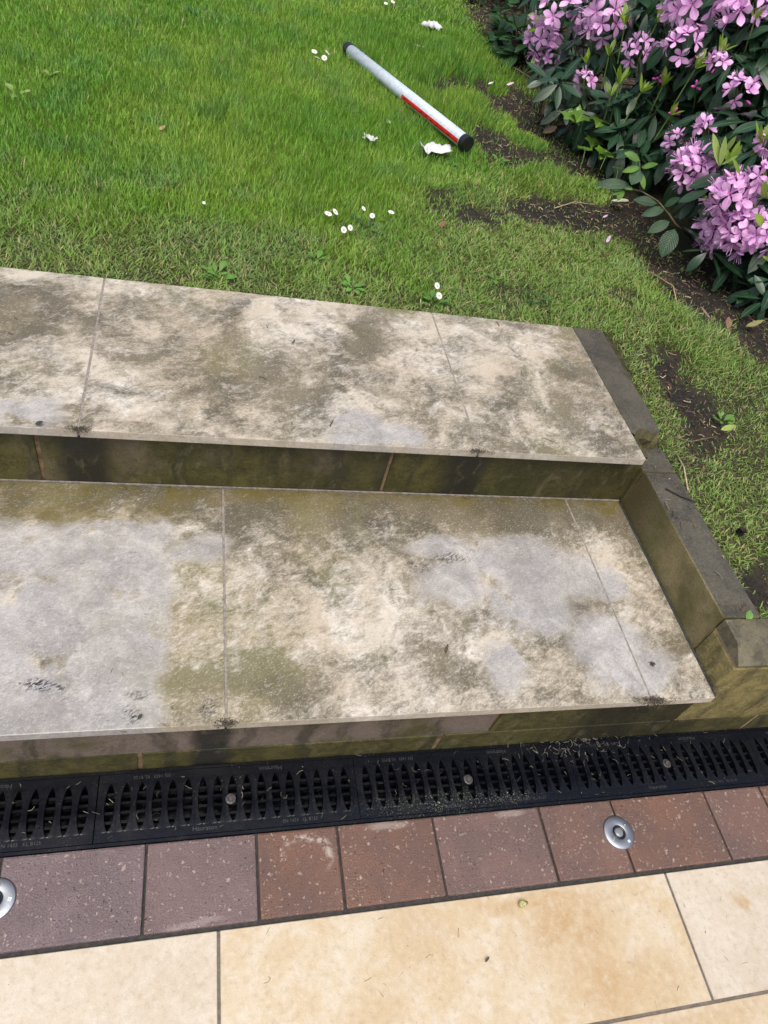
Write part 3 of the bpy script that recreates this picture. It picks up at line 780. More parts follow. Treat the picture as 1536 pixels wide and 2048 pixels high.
def flower_data(seed):
    r_ = random.Random(seed); items = []
    for k in range(5):
        a = 2 * math.pi * k / 5 + r_.uniform(-.12, .12)
        L, W = r_.uniform(.034, .042), r_.uniform(.020, .026)
        V, F, U = leaf_data(L, W, r_.uniform(-.15, .7), r_.uniform(-.25, .35), 5, .64, r_.uniform(-.5, .5), .16)
        el = r_.uniform(.40, 1.0)                                     # funnel: petals rise along +Z
        m = Matrix.Rotation(a, 4, 'Z') @ Matrix.Translation((.003, 0, .010)) @ Matrix.Rotation(-el, 4, 'Y')
        items.append(((V, F, U), m))
    st = leaf_data(.036, .0014, -.15, 0, 3, .5, 0, .9)
    for k in range(6):
        m = Matrix.Rotation(k * 1.05, 4, 'Z') @ Matrix.Translation((0, 0, .012)) @ Matrix.Rotation(-r_.uniform(.95, 1.3), 4, 'Y')
        items.append((st, m))
    return merge(items)
FL = [flower_data(i) for i in range(4)]
fl_me = [data_mesh('flower', d, M['petal']) for d in FL]
bm = bmesh.new(); bmesh.ops.create_uvsphere(bm, u_segments=8, v_segments=6, radius=1)
for v in bm.verts: v.co = Vector((v.co.x * .006, v.co.y * .006, v.co.z * .014 + .016)) * (1.0 if v.co.z < .5 else .96)
bud_me = bm_mesh(bm, 'bud', True); bud_me.materials.append(M['bud'])

# ------------------------------------------------------------------ rhododendron
LOBES = [((3.25, 3.35, .78), (1.50, 1.75, .85)), ((2.34, 2.10, .70), (.56, .56, .31)), ((2.42, 4.15, .72), (.72, .9, .48)), ((2.30, 3.05, .62), (.62, .75, .27)), ((2.55, 1.75, .62), (.55, .45, .22))]
def surf(px, py):
    """first bush lobe met by the line of sight: point and outward normal"""
    d = ray(px, py); best = None; near = None
    for c, r in LOBES:
        c = np.array(c); r = np.array(r); o = (_C - c) / r; e = d / r
        a, b, cc = e @ e, 2 * o @ e, o @ o - 1; D = b * b - 4 * a * cc
        t = (-b - math.sqrt(D)) / 2 / a if D > 0 else -b / 2 / a
        p = _C + t * d; nrm = (p - c) / r ** 2; nrm /= np.linalg.norm(nrm)
        if D > 0 and p[2] > .40:
            if best is None or t < best[0]: best = (t, p, nrm)
        q = np.linalg.norm((p - c) / r)
        if near is None or q < near[3]: near = (t, p, nrm, q)
    return best if best is not None else near[:3]

BASE = Vector((2.75, 3.1, .42))
bush = empty('rhododendron', BASE, 'large rhododendron bush with mauve flower clusters and dark glossy leaves at the bed corner', 'shrub')
def inside(x, y, poly):
    c = False
    for i in range(len(poly)):
        (x1, y1), (x2, y2) = poly[i - 1], poly[i]
        if (y1 > y) != (y2 > y) and x < (x2 - x1) * (y - y1) / (y2 - y1) + x1: c = not c
    return c
BPOLY = [(1062, -90), (1070, 60), (1075, 130), (1095, 200), (1130, 265), (1180, 305), (1265, 330), (1330, 352), (1350, 440), (1385, 492), (1450, 500), (1490, 545), (1510, 585), (1680, 620), (1680, -90)]

def local(m): return Matrix.Translation(-BASE) @ m
def whorl(p, axis, n=7, el=(-.35, .45), s=1.0, kinds=(0, 1, 2, 3, 4)):
    axis = Vector(axis).normalized(); a0 = axis.orthogonal().normalized(); b0 = axis.cross(a0); ph = random.uniform(0, 6.28); out = []
    for k in range(n):
        a = ph + 2 * math.pi * k / n + random.uniform(-.25, .25); e = random.uniform(*el)
        rd = a0 * math.cos(a) + b0 * math.sin(a)
        d = rd * math.cos(e) + axis * math.sin(e) + Vector((0, 0, -.15))
        out.append((random.choice(kinds), frame(Vector(p) + d * .012, d, axis * .7 + Vector((0, 0, .8)), s * random.uniform(.7, 1.1), random.uniform(-.5, .5))))
    return out

UPV = Vector((0, 0, 1))
leaves = []
low = [(1505, 575, .50), (1532, 600, .50), (1470, 530, .52), (1545, 560, .55), (1420, 500, .54), (1098, 160, .62), (1112, 192, .58), (1132, 215, .56), (1150, 252, .50), (1185, 262, .52), (1168, 224, .58), (1206, 236, .60), (1240, 264, .60), (1250, 306, .52), (1302, 334, .54), (1120, 165, .66), (1085, 138, .60), (1275, 300, .6), (1225, 200, .68)]
pts = []
tries = 0
while len(pts) < 118 and tries < 8000:
    tries += 1
    x, y = random.uniform(1060, 1640), random.uniform(-70, 620)
    if not inside(x, y, BPOLY): continue
    if any((x - a) ** 2 + (y - b) ** 2 < 33 ** 2 for a, b in pts): continue
    pts.append((x, y))
stem_ends = []
for x, y, z in low:
    p = Vector(at(x, y, z)); ax = (Vector(CAM_LOC) - p).normalized() * .5 + UPV * .6 + Vector((random.uniform(-.3, .3), random.uniform(-.3, .3), 0))
    stem_ends.append((p, ax.normalized()))
    for w in whorl(p, ax, 7, (-.5, .4), .9): leaves.append((True, w))
for x, y in pts:
    t, p, nr = surf(x, y); p = Vector(p) + Vector(nr) * random.uniform(-.05, .04)
    if p.z < .47: p.z = .47 + random.uniform(0, .04)
    ax = Vector(nr) * .8 + UPV * .55 + Vector((random.uniform(-.4, .4), random.uniform(-.4, .4), random.uniform(-.2, .3)))
    stem_ends.append((p, ax.normalized()))
    vis = -10 < x < 1560 and y > -20
    for w in whorl(p, ax, random.choice((6, 7, 8)), (-.55, .40), 1.0): leaves.append((vis, w))
# the leaves nearest in the picture are single parts, the rest one mass
vis_l = [w for v, w in leaves if v]; rest = [w for v, w in leaves if not v]
random.shuffle(vis_l)
for k, m in vis_l[:292]:
    o = obj('leaf', rh_me[k], None, bush); o.matrix_local = local(m)
rest += vis_l[292:]
for i in range(330):                                                  # deeper layers and the parts turned away from the lens
    if i < 230:
        while True:
            x, y = random.uniform(1050, 1680), random.uniform(-90, 640)
            if inside(x, y - 8, BPOLY): break
        t, p, nr = surf(x, y); p = Vector(p) - Vector(nr) * random.uniform(.10, .40)
    else:
        c, r = LOBES[random.choice((0, 0, 0, 1, 2))]
        v = Vector((random.gauss(0, 1), random.gauss(0, 1), abs(random.gauss(0, 1)))).normalized()
        p = Vector((c[0] + v.x * r[0], c[1] + v.y * r[1], c[2] + v.z * r[2])); nr = v
    if p.z < .52: p.z = .52
    for w in whorl(p, Vector(nr) + UPV * .5, 7, (-.5, .5)): rest.append(w)
V, F, U = merge([(RH[k], local(m)) for k, m in rest])
tag(obj('foliage', qmesh('foliage', V, F, U, None, M['rhodo']), None, bush), kind='stuff')
bm = bmesh.new()
for k in range(9):                                                    # main limbs
    a = random.uniform(0, 6.28); e = Vector((math.cos(a) * random.uniform(.4, 1.1), math.sin(a) * random.uniform(.5, 1.2), random.uniform(.4, .9)))
    tube_bm(bm, [(0, 0, -.02), e * .35 + Vector((0, 0, .05)), e * .7, e], [.03, .024, .016, .009], 7)
for p, ax in stem_ends:
    q = p - ax * .22 - Vector((0, 0, .03)); r0 = q + (BASE + Vector((0, 0, .35)) - q) * .45
    tube_bm(bm, [r0 - BASE, q - BASE, p - BASE], [.007, .005, .003], 5, False)
obj('stems', bm_mesh(bm, 'stems', True), M['stem'], bush)

# photo place, width in photo pixels, flowers, buds
CLUSTERS = [(1122, 22, 92, 16, 0), (1085, 82, 58, 9, 0), (1098, 118, 46, 7, 0), (1214, 38, 76, 13, 0), (1180, 50, 36, 5, 0), (1170, 166, 40, 5, 1), (1276, 104, 50, 7, 0), (1368, 96, 66, 9, 0), (1434, 128, 36, 4, 3),
            (1398, 6, 92, 15, 0), (1342, 18, 36, 5, 0), (1488, 14, 74, 12, 0), (1478, 186, 56, 6, 3), (1316, 158, 20, 0, 4), (1346, 228, 24, 0, 4), (1350, 286, 46, 5, 1), (1408, 258, 36, 4, 2), (1390, 338, 76, 17, 0),
            (1462, 396, 80, 16, 0), (1436, 458, 76, 15, 0), (1486, 464, 80, 15, 0), (1532, 470, 66, 11, 0), (1526, 356, 50, 8, 0), (1340, 470, 40, 5, 0), (1532, 286, 34, 5, 0), (1392, 174, 18, 0, 3), (1376, 438, 30, 4, 0)]
for cx, cy, w, nf, nb in CLUSTERS:
    t, p, nr = surf(cx, cy); p = Vector(p); nr = Vector(nr)
    rad = w * .5 * t / _F
    tow = (Vector(CAM_LOC) - p).normalized()
    axis = (nr * .5 + UPV * .55 + tow * .45).normalized()
    p = p + tow * .06
    c = bpy.data.objects.new('flower_cluster', None); link(c, bush); c.location = p - BASE; c.empty_display_size = .02
    a0 = axis.orthogonal().normalized(); b0 = axis.cross(a0)
    tot = nf + nb
    for k in range(tot):
        u = (k + .5) / tot; ph = k * 2.39996 + random.uniform(-.2, .2)
        ct = 1 - u * 1.12; stt = math.sqrt(max(0, 1 - ct * ct))
        d = (a0 * math.cos(ph) * stt + b0 * math.sin(ph) * stt + axis * ct).normalized()
        s = max(.85, min(1.25, rad / .078)) * random.uniform(.85, 1.15)
        basep = d * max(0, rad - .030 * s)
        up = d.orthogonal(); q = (d + Vector((random.uniform(-.35, .35), random.uniform(-.35, .35), random.uniform(-.2, .35)))).to_track_quat('Z', 'Y').to_matrix().to_4x4()
        mt = Matrix.Translation(basep) @ q @ Matrix.Rotation(random.uniform(0, 6), 4, 'Z') @ Matrix.Scale(s, 4)
        o = obj('flower' if k < nf else 'bud', random.choice(fl_me) if k < nf else bud_me, None, c); o.matrix_local = mt
    bm = bmesh.new()
    for k in range(max(4, tot // 2)):
        ph = k * 2.4; d = (a0 * math.cos(ph) * .6 + b0 * math.sin(ph) * .6 + axis * .8).normalized()
        tube_bm(bm, [-axis * .05, d * max(.012, rad * .7)], [.002, .0012], 4, False)
    tube_bm(bm, [-axis * .16 - UPV * .02, -axis * .04], [.004, .003], 5, False)
    obj('stalks', bm_mesh(bm, 'stalks'), M['green_stem'], c)

SHOOTS = [(1265, 62, 1.0), (1326, 60, 1.0), (1184, 146, .8), (1222, 136, .9), (1245, 188, 1.1), (1232, 206, .8), (1284, 204, 1.0), (1322, 196, 1.0), (1402, 146, .9), (1340, 246, .7), (1368, 300, .7), (1445, 120, .8), (1470, 345, 1.4), (1530, 400, 1.0), (1195, 10, 1.0), (1285, 2, .9), (1512, 60, .9), (1440, 412, .8), (1330, 385, .8), (1520, 310, .9)]
def shoot(p, axis, n, s, el, mes, mat_stem=True):
    c = bpy.data.objects.new('young_shoot', None); link(c, bush); c.location = Vector(p) - BASE; c.empty_display_size = .02
    axis = Vector(axis).normalized(); a0 = axis.orthogonal().normalized(); b0 = axis.cross(a0)
    for k in range(n):
        a = 2 * math.pi * k / n + random.uniform(-.3, .3); e = random.uniform(*el)
        rd = a0 * math.cos(a) + b0 * math.sin(a); d = rd * math.cos(e) + axis * math.sin(e)
        o = obj('young_leaf', random.choice(mes), None, c); o.matrix_local = frame(d * .004, d, axis - rd * .4, s * random.uniform(.8, 1.15))
    bm = bmesh.new(); tube_bm(bm, [-axis * .12 * s - UPV * .02, Vector((0, 0, 0))], [.0035, .0022], 5, False)
    obj('stalk', bm_mesh(bm, 'stalk'), M['green_stem'], c)
for x, y, s in SHOOTS:
    t, p, nr = surf(x, y); p = Vector(p) + Vector(nr) * .05
    shoot(p, Vector(nr) * .25 + UPV + Vector((random.uniform(-.3, .3), random.uniform(-.2, .2), 0)), random.choice((5, 6, 7)), s, (.7, 1.25), yg_me)

def span_leaf(name, parent, base, b, tp, tb, tt, W, mat, droop=.08, fold=.1, peak=.5, ref=None):
    """a leaf from one place to another of the picture, at given distances from the lens"""
    p0 = Vector(_C + ray(*b) * tb); p1 = Vector(_C + ray(*tp) * tt); L = (p1 - p0).length
    D = leaf_data(L, W * L, droop, fold, 7, peak)
    o = obj(name, data_mesh(name, D, mat), None, parent)
    o.matrix_local = Matrix.Translation(-Vector(base)) @ frame(p0, p1 - p0, UPV * 1.0 + (Vector(CAM_LOC) - p0).normalized() * .9)
    return o
c = bpy.data.objects.new('young_shoot', None); link(c, bush); c.location = (0, 0, 0); c.empty_display_size = .02
t0 = surf(1440, 325)[0] - .12
for b, tp, w in (((1438, 332), (1429, 264), .24), ((1440, 332), (1453, 272), .24), ((1450, 304), (1472, 272), .28), ((1442, 330), (1476, 310), .22)):
    span_leaf('young_leaf', c, BASE, b, tp, t0, t0 - .03, w, M['pale_young'])
c = bpy.data.objects.new('young_shoot', None); link(c, bush); c.location = (0, 0, 0); c.empty_display_size = .02
t0 = surf(1380, 450)[0] - .12
for b, tp, w in (((1379, 430), (1355, 383), .26), ((1378, 434), (1326, 424), .34), ((1379, 440), (1418, 420), .2), ((1380, 460), (1352, 436), .36), ((1380, 458), (1340, 448), .3), ((1378, 470), (1349, 501), .26), ((1382, 452), (1412, 455), .2)):
    span_leaf('young_leaf', c, BASE, b, tp, t0, t0 - .05, w, M['young'])
c = bpy.data.objects.new('young_shoot', None); link(c, bush); c.location = (0, 0, 0); c.empty_display_size = .02
t0 = surf(1520, 430)[0] - .08
for b, tp, w in (((1530, 456), (1512, 426), .5), ((1538, 520), (1526, 512), .4), ((1480, 350), (1468, 316), .26)):
    span_leaf('young_leaf', c, BASE, b, tp, t0, t0 - .03, w, M['young'])

# ------------------------------------------------------------------ shrub with ribbed leaves at the bush's foot
q0 = at(1392, 470, .44)
sap = empty('ribbed_leaf_shrub', (q0[0], q0[1], .43), 'low arching sprig with deeply ribbed oval leaves in front of the rhododendron', 'shrub')
TB = 2.95
RL = [((1279, 321), (1250, 303), .5, 'rib_light'), ((1279, 335), (1245, 342), .42, 'rib_light'), ((1283, 335), (1316, 326), .42, 'rib_light'), ((1279, 339), (1263, 369), .8, 'rib_dark'), ((1260, 371), (1190, 364), .36, 'rib_dark'),
      ((1247, 374), (1219, 377), .5, 'rib_light'), ((1246, 376), (1236, 401), .5, 'rib_light'), ((1248, 374), (1265, 378), .5, 'rib_light'), ((1246, 377), (1224, 389), .45, 'rib_light'), ((1314, 407), (1268, 396), .46, 'rib_dark'),
      ((1329, 418), (1282, 429), .46, 'rib_dark'), ((1329, 412), (1360, 394), .5, 'rib_dark'), ((1339, 443), (1294, 464), .5, 'rib_dark'), ((1349, 458), (1323, 514), .62, 'rib_dark'), ((1281, 345), (1290, 378), .34, 'rib_light')]
for b, tp, w, mk in RL:
    span_leaf('leaf', sap, (q0[0], q0[1], .43), b, tp, TB, TB - .03, w, M[mk], .10, .12, .45)
bm = bmesh.new()
P_ = lambda x, y, t: Vector(_C + ray(x, y) * t) - Vector((q0[0], q0[1], .43))
tube_bm(bm, [(0, 0, -.01), P_(1350, 448, TB), P_(1338, 428, TB), P_(1315, 402, TB), P_(1282, 382, TB), P_(1246, 375, TB)], [.005, .0042, .0036, .003, .0026, .002], 6)
tube_bm(bm, [P_(1282, 382, TB), P_(1280, 350, TB), P_(1279, 320, TB)], [.0026, .0024, .0018], 6)
obj('stem', bm_mesh(bm, 'stem', True), M['stem'], sap)

# ------------------------------------------------------------------ ivy leaves at the foot of the bush
q1 = at(1215, 318, .44)
ivy = empty('ivy_plant', (q1[0], q1[1], .43), 'bright green ivy with large lobed leaves creeping out under the rhododendron', 'ivy')
def ivy_mesh(s):
    prof = [(0, .0), (.10, .30), (-.05, .48), (.30, .42), (.50, .52), (.58, .26), (1.0, .0)]
    bm = bmesh.new(); uvl = bm.loops.layers.uv.new('UVMap')
    top = [(x, y) for x, y in prof]; cvs = [bm.verts.new((x * s, 0, .04 * s * math.sin(x * 3))) for x, y in top]
    for sg in (1, -1):
        ed = [bm.verts.new((x * s, y * s * sg, .09 * s * y + .04 * s * math.sin(x * 3))) if y else cvs[i] for i, (x, y) in enumerate(top)]
        for i in range(len(top) - 1):
            vv = [cvs[i], cvs[i + 1], ed[i + 1], ed[i]]; u = []
            for v in vv:
                if v not in u: u.append(v)
            if len(u) > 2:
                f = bm.faces.new(u if sg > 0 else u[::-1]); f.smooth = True
                for l in f.loops: l[uvl].uv = (.5 + l.vert.co.y / s * .9, l.vert.co.x / s)
    return bm_mesh(bm, 'leaf')
IV = [((1190, 276), (1182, 296), .085), ((1196, 268), (1186, 252), .07), ((1170, 300), (1166, 284), .07), ((1214, 300), (1198, 322), .095), ((1212, 312), (1222, 290), .07), ((1326, 322), (1312, 300), .095), ((1236, 338), (1230, 328), .05), ((1140, 218), (1152, 240), .10), ((1165, 228), (1150, 250), .09), ((1205, 240), (1186, 262), .09)]
for b, tp, s in IV:
    zz = .52 if b[1] > 250 else .60
    p0 = Vector(at(b[0], b[1], zz)); p1 = Vector(at(tp[0], tp[1], zz - .02))
    o = obj('leaf', ivy_mesh(s), M['ivy'], ivy); o.matrix_local = Matrix.Translation(-Vector((q1[0], q1[1], .43))) @ frame(p0, p1 - p0, UPV + (Vector(CAM_LOC) - p0).normalized())
    bm = bmesh.new(); tube_bm(bm, [(0, 0, 0), (-.3 * s, 0, -.3 * s), (-.45 * s, 0, -.7 * s)], .0012, 4); obj('leaf_stalk', bm_mesh(bm, 'leaf_stalk'), M['green_stem'], o)
bm = bmesh.new(); tube_bm(bm, [(-.06, .25, .01), (-.03, .1, .015), (.02, 0, .012), (.15, -.1, .012), (.3, -.2, .02)], .003, 5); obj('vine', bm_mesh(bm, 'vine'), M['stem'], ivy)

# ------------------------------------------------------------------ shrubs beyond, at the corner of the lawn
def broad_shrub(name, base, h, r, n, label, mat, W=.055, L=.11, seed=1):
    rr = random.Random(seed); root = empty(name, base, label, 'shrub')
    D = [leaf_data(L, W, .2, .1, 5, .5), leaf_data(L * .8, W * .9, .35, .05, 5, .48), leaf_data(L * 1.1, W * .9, .1, .15, 5, .5)]
    it = []; bm = bmesh.new(); big = []
    for k in range(n):
        a = rr.uniform(0, 6.28); q = math.sqrt(rr.random()) * r; z = h * (.25 + .75 * rr.random()) * math.sqrt(max(.05, 1 - (q / r) ** 2 * .8))
        p = Vector((q * math.cos(a), q * math.sin(a), z))
        tube_bm(bm, [(p.x * .3, p.y * .3, 0), p * .7, p], [.006, .004, .002], 5, False)
        for j in range(7):
            b = rr.uniform(0, 6.28); e = rr.uniform(-.4, .7); d = Vector((math.cos(b) * math.cos(e), math.sin(b) * math.cos(e), math.sin(e)))
            it.append((D[rr.randrange(3)], frame(p - UPV * rr.uniform(0, .12), d, UPV, rr.uniform(.7, 1.15), rr.uniform(-.4, .4))))
    V, F, U = merge(it); tag(obj('foliage', qmesh('foliage', V, F, U, None, mat), None, root), kind='stuff')
    obj('stems', bm_mesh(bm, 'stems'), M['stem'], root); return root
q = at(1040, 128, .43)
broad_shrub('broad_leaf_shrub', (q[0] + .12, q[1] + .22, .42), .42, .30, 34, 'mid green shrub with broad leaves in the dark corner left of the rhododendron', M['broad'], .058, .125, 3)
q = at(1030, 40, .43)
broad_shrub('broad_leaf_shrub', (q[0] + .15, q[1] + .55, .42), .75, .55, 60, 'dark leafy shrub behind the broad leaved one at the top of the lawn', M['rhodo'], .05, .13, 4)
q = at(955, -12, .43)
broad_shrub('broad_leaf_shrub', (q[0] + .25, q[1] + .35, .42), .38, .42, 40, 'lowest dark shrub at the top edge where the lawn ends left of the other shrubs', M['rhodo'], .05, .12, 6)
broad_shrub('broad_leaf_shrub', (3.1, 6.6, .42), 1.3, .9, 120, 'tall dark shrub behind the rhododendron at the top edge', M['rhodo'], .05, .14, 5)

# pale leaflet sprig in front of the flowers, upper left of the bush
q = at(1092, 165, .43)
spr = empty('pale_sapling', (q[0], q[1], .42), 'thin sapling with pale mint green leaflets left of the upper flower clusters', 'sapling')
ts = surf(1085, 50)[0] - .1
for b, tp, w, mk in (((1078, 38), (1057, 28), .7, 'pale_young'), ((1080, 40), (1094, 30), .5, 'pale_young'), ((1077, 40), (1074, 52), .6, 'pale_young'), ((1076, 58), (1056, 60), .4, 'young'), ((1070, 115), (1062, 135), .5, 'ivy')):
    span_leaf('leaf', spr, (q[0], q[1], .42), b, tp, ts, ts - .02, w, M[mk])
P2 = lambda x, y, t: Vector(_C + ray(x, y) * t) - Vector((q[0], q[1], .42))
bm = bmesh.new(); tube_bm(bm, [(0, 0, 0), P2(1084, 120, ts), P2(1078, 40, ts)], [.004, .003, .0015], 5); obj('stem', bm_mesh(bm, 'stem'), M['green_stem'], spr)

# ------------------------------------------------------------------ white tube in the grass
A = Vector(at(699, 101, .470)); B = Vector(at(932, 286, .472))
ax = (B - A); TL = ax.length; ax.normalize()
GZ = .417
tube = empty('storage_tube', (A + B) / 2 * 1.0 - UPV * .05, 'long white tube with a red panel and black end caps lying in the grass', 'tube')
rt = Matrix((ax, UPV.cross(ax).normalized() * -1, UPV)).transposed()
side = ax.cross(UPV).normalized()
if side.y > 0: side = -side                                            # towards the steps
TR = .0285
def tube_arc(r, a0, a1, s0, s1, n=32, cap=False):
    """shell about the axis; angle 0 = up, growing towards the steps"""
    bm = bmesh.new(); v0, v1 = [], []
    full = abs(a1 - a0) > 6.2
    for k in range(n if full else n + 1):
        a = a0 + (a1 - a0) * k / n; d = UPV * math.cos(a) * r + side * math.sin(a) * r
        o = Vector((0, 0, .05))
        v0.append(bm.verts.new(o + ax * s0 + d)); v1.append(bm.verts.new(o + ax * s1 + d))
    m = n if full else n
    for k in range(m):
        q = (k + 1) % len(v0); bm.faces.new((v0[k], v0[q], v1[q], v1[k]))
    if cap: bm.faces.new(v0[::-1]); bm.faces.new(v1)
    bmesh.ops.recalc_face_normals(bm, faces=bm.faces[:]) if cap else None
    return bm_mesh(bm, 'tube_shell', True)
H = TL / 2
M['tube_white'] = plain("white_tube", (.47, .54, .60), .45, .14, 60, 0, .02)
M['tube_red'] = plain("red_panel", (.62, .020, .022), .4, .15, 30, 0, .02)
M['cap_black'] = plain("black_cap", (.012, .013, .014), .4, .3, 80)
M['tissue'] = plain("white_tissue", (.52, .53, .55), .8, .06, 40, 0, .3)
me = tube_arc(TR, 0, 2 * math.pi, -H, H, 36, True)
o = obj('tube_body', me, M['tube_white'], tube); me.shade_smooth()
obj('red_panel', tube_arc(TR + .0007, R(76), R(114), H * .06, H - .02), M['tube_red'], tube)
obj('panel_edge', tube_arc(TR + .0007, R(114), R(120), H * .06, H - .02), plain("cream_edge", (.72, .60, .42), .5, .1), tube)
bm = bmesh.new()
for k in range(9):
    s = H * (.10 + .09 * k) + random.uniform(-.01, .01)
    a = R(random.uniform(84, 104)); L_ = random.uniform(.008, .02)
    vv = []
    for da, ds in ((0, 0), (0, L_), (R(9), L_ * .8), (R(9), 0)):
        d = (UPV * math.cos(a + da) + side * math.sin(a + da)) * (TR + .0013); vv.append(bm.verts.new(Vector((0, 0, .05)) + ax * (s + ds) + d))
    bm.faces.new(vv)
tag(obj('panel_marks', bm_mesh(bm, 'panel_marks'), plain("black_print", (.03, .012, .012), .5, .1), tube), kind='stuff')
for s0, s1 in ((-H - .022, -H + .018), (H - .018, H + .016)):
    me = tube_arc(TR + .0026, 0, 2 * math.pi, s0, s1, 36, True); me.polygons.foreach_set('use_smooth', [False] * len(me.polygons)); bmx = bmesh.new(); bmx.from_mesh(me)
    bmesh.ops.bevel(bmx, geom=[e for e in bmx.edges if len(e.link_faces) == 2 and e.calc_face_angle(0) > .8], offset=.003, segments=2, affect='EDGES'); bmx.to_mesh(me); bmx.free()
    obj('end_cap', me, M['cap_black'], tube)

# ------------------------------------------------------------------ paper scraps
def crumple(name, loc, sx, sy, sz, rz, label, seed, n=9, cat='paper scrap'):
    rr = np.random.default_rng(seed); u, v = np.meshgrid(np.linspace(-1, 1, n), np.linspace(-1, 1, n))
    r = np.sqrt(u * u + v * v)
    wob = vnoise(u * 1.6 + seed, v * 1.6, seed, 3) ; wob2 = vnoise(u * 2.2 + 7, v * 2.2, seed + 1, 2)
    X = sx * (u * (.6 + .6 * wob)); Y = sy * (v * (.5 + .8 * wob2)); Z = sz * (wob + .6 * np.abs(np.sin(u * 3 + seed)) * (1 - .4 * r) + rr.random(u.shape) * .18)
    V = np.stack([X.ravel(), Y.ravel(), Z.ravel()], 1); i = np.arange((n - 1) ** 2); a = (i // (n - 1)) * n + i % (n - 1)
    c, s = math.cos(rz), math.sin(rz); V[:, :2] = V[:, :2] @ np.array([[c, s], [-s, c]])
    me = qmesh(name, V, np.stack([a, a + 1, a + n + 1, a + n], 1), None, None, M['tissue'], False)
    o = obj(name, me, None, None, loc); m_ = o.modifiers.new('thickness', 'SOLIDIFY'); m_.thickness = .0008
    return tag(o, label, cat, 'white paper scraps lying on the lawn')
p = at(868, 310, .440); crumple('paper_scrap', (p[0], p[1], .428), .066, .040, .050, .1, 'largest white torn paper scrap in the grass under the near end of the white tube', 21)
p = at(863, 66, .440); crumple('paper_scrap', (p[0], p[1], .432), .060, .050, .056, .6, 'crumpled white paper scrap near the dark shrub corner beyond the white tube', 22)
p = at(737, 286, .440); crumple('paper_scrap', (p[0], p[1], .432), .022, .030, .034, 1.0, 'small folded white paper scrap in open grass left of the red panel', 23, 6)
p = at(776, 248, .440); crumple('paper_scrap', (p[0], p[1], .430), .010, .014, .022, .2, 'tiny white paper scrap close under the middle of the white tube', 24, 4)

# ------------------------------------------------------------------ daisies
M['daisy'] = plain("white_daisy_petals", (.82, .82, .80), .7, .04, 60, 0, .05)
M['daisy_eye'] = plain("yellow_daisy_eye", (.62, .40, .03), .8, .2, 300)
pet = leaf_data(.0095, .0040, .1, .1, 2, .6, 0, .5)
V, F, U = merge([(pet, Matrix.Rotation(k * 2 * math.pi / 17, 4, 'Z') @ Matrix.Translation((.0026, 0, 0)) @ Matrix.Rotation(-.08 - .10 * (k % 2), 4, 'Y')) for k in range(17)])
daisy_p = qmesh('petals', V, F, U, None, M['daisy'])
bm = bmesh.new(); lathe_bm(bm, [(.0040, -.001), (.0042, .0008), (.0028, .0022), (.0008, .0026)], 12); daisy_e = bm_mesh(bm, 'eye', True); daisy_e.materials.append(M['daisy_eye'])
def daisy(px, py, h, s, tilt, label):
    p = at(px, py, .422 + h)
    root = empty('daisy', (p[0], p[1], .418), label, 'daisy', 'white daisies growing in the lawn')
    bm = bmesh.new(); tube_bm(bm, [(.004, .006, 0), (.002, .003, h * .6), (0, 0, h)], .0011, 5); obj('stem', bm_mesh(bm, 'stem'), M['green_stem'], root)
    for nm, me in (('petals', daisy_p), ('eye', daisy_e)):
        o = obj(nm, me, None, root, (0, 0, h)); o.rotation_euler = tilt; o.scale = (s * .86,) * 3
for a in [(629, 101, .062, 1.35, (.3, 0, .2), 'daisy furthest left of the four beside the far end of the white tube'),
          (655, 103, .060, 1.3, (.5, .3, .9), 'daisy nearest the black far cap of the white tube'),
          (635, 113, .055, 1.25, (-.1, .2, .4), 'lower daisy straight under the furthest left one beside the white tube'),
          (649, 114, .055, 1.25, (.7, -.2, .1), 'lower daisy on the right of the four beside the far end of the white tube'),
          (657, 425, .040, 1.25, (.1, .1, .2), 'open daisy at the left end of the pair in the middle of the lawn'),
          (671, 421, .040, 1.15, (.5, .4, .5), 'tilted daisy touching the open one in the middle of the lawn'),
          (728, 415, .040, .85, (.6, .2, .7), 'half closed small daisy right of the touching pair'),
          (745, 429, .038, .85, (.7, -.3, .3), 'half closed small daisy just below another half closed one'),
          (783, 422, .042, 1.1, (.05, 0, .9), 'single flat open daisy furthest right in the middle of the lawn'),
          (688, 457, .038, 1.0, (.9, .2, .2), 'drooping daisy on the left above the dark green clump'),
          (701, 453, .040, .9, (.8, -.3, .7), 'drooping daisy on the right above the dark green clump'),
          (875, 569, .060, .95, (.8, .3, .2), 'taller daisy leaning over the slab edge by the broad weed'),
          (879, 589, .040, 1.0, (.7, -.2, .6), 'shorter daisy just above the edge of the upper step'),
          (786, 2, .060, 1.3, (.3, .1, .1), 'daisy on the right of the two at the top edge of the lawn'),
          (772, 5, .055, 1.1, (.3, -.2, .5), 'daisy on the left of the two at the top edge of the lawn'),
          (408, 178 + 225, .03, .5, (.5, .1, .3), 'tiny daisy alone in the left part of the lawn')]:
    daisy(*a)

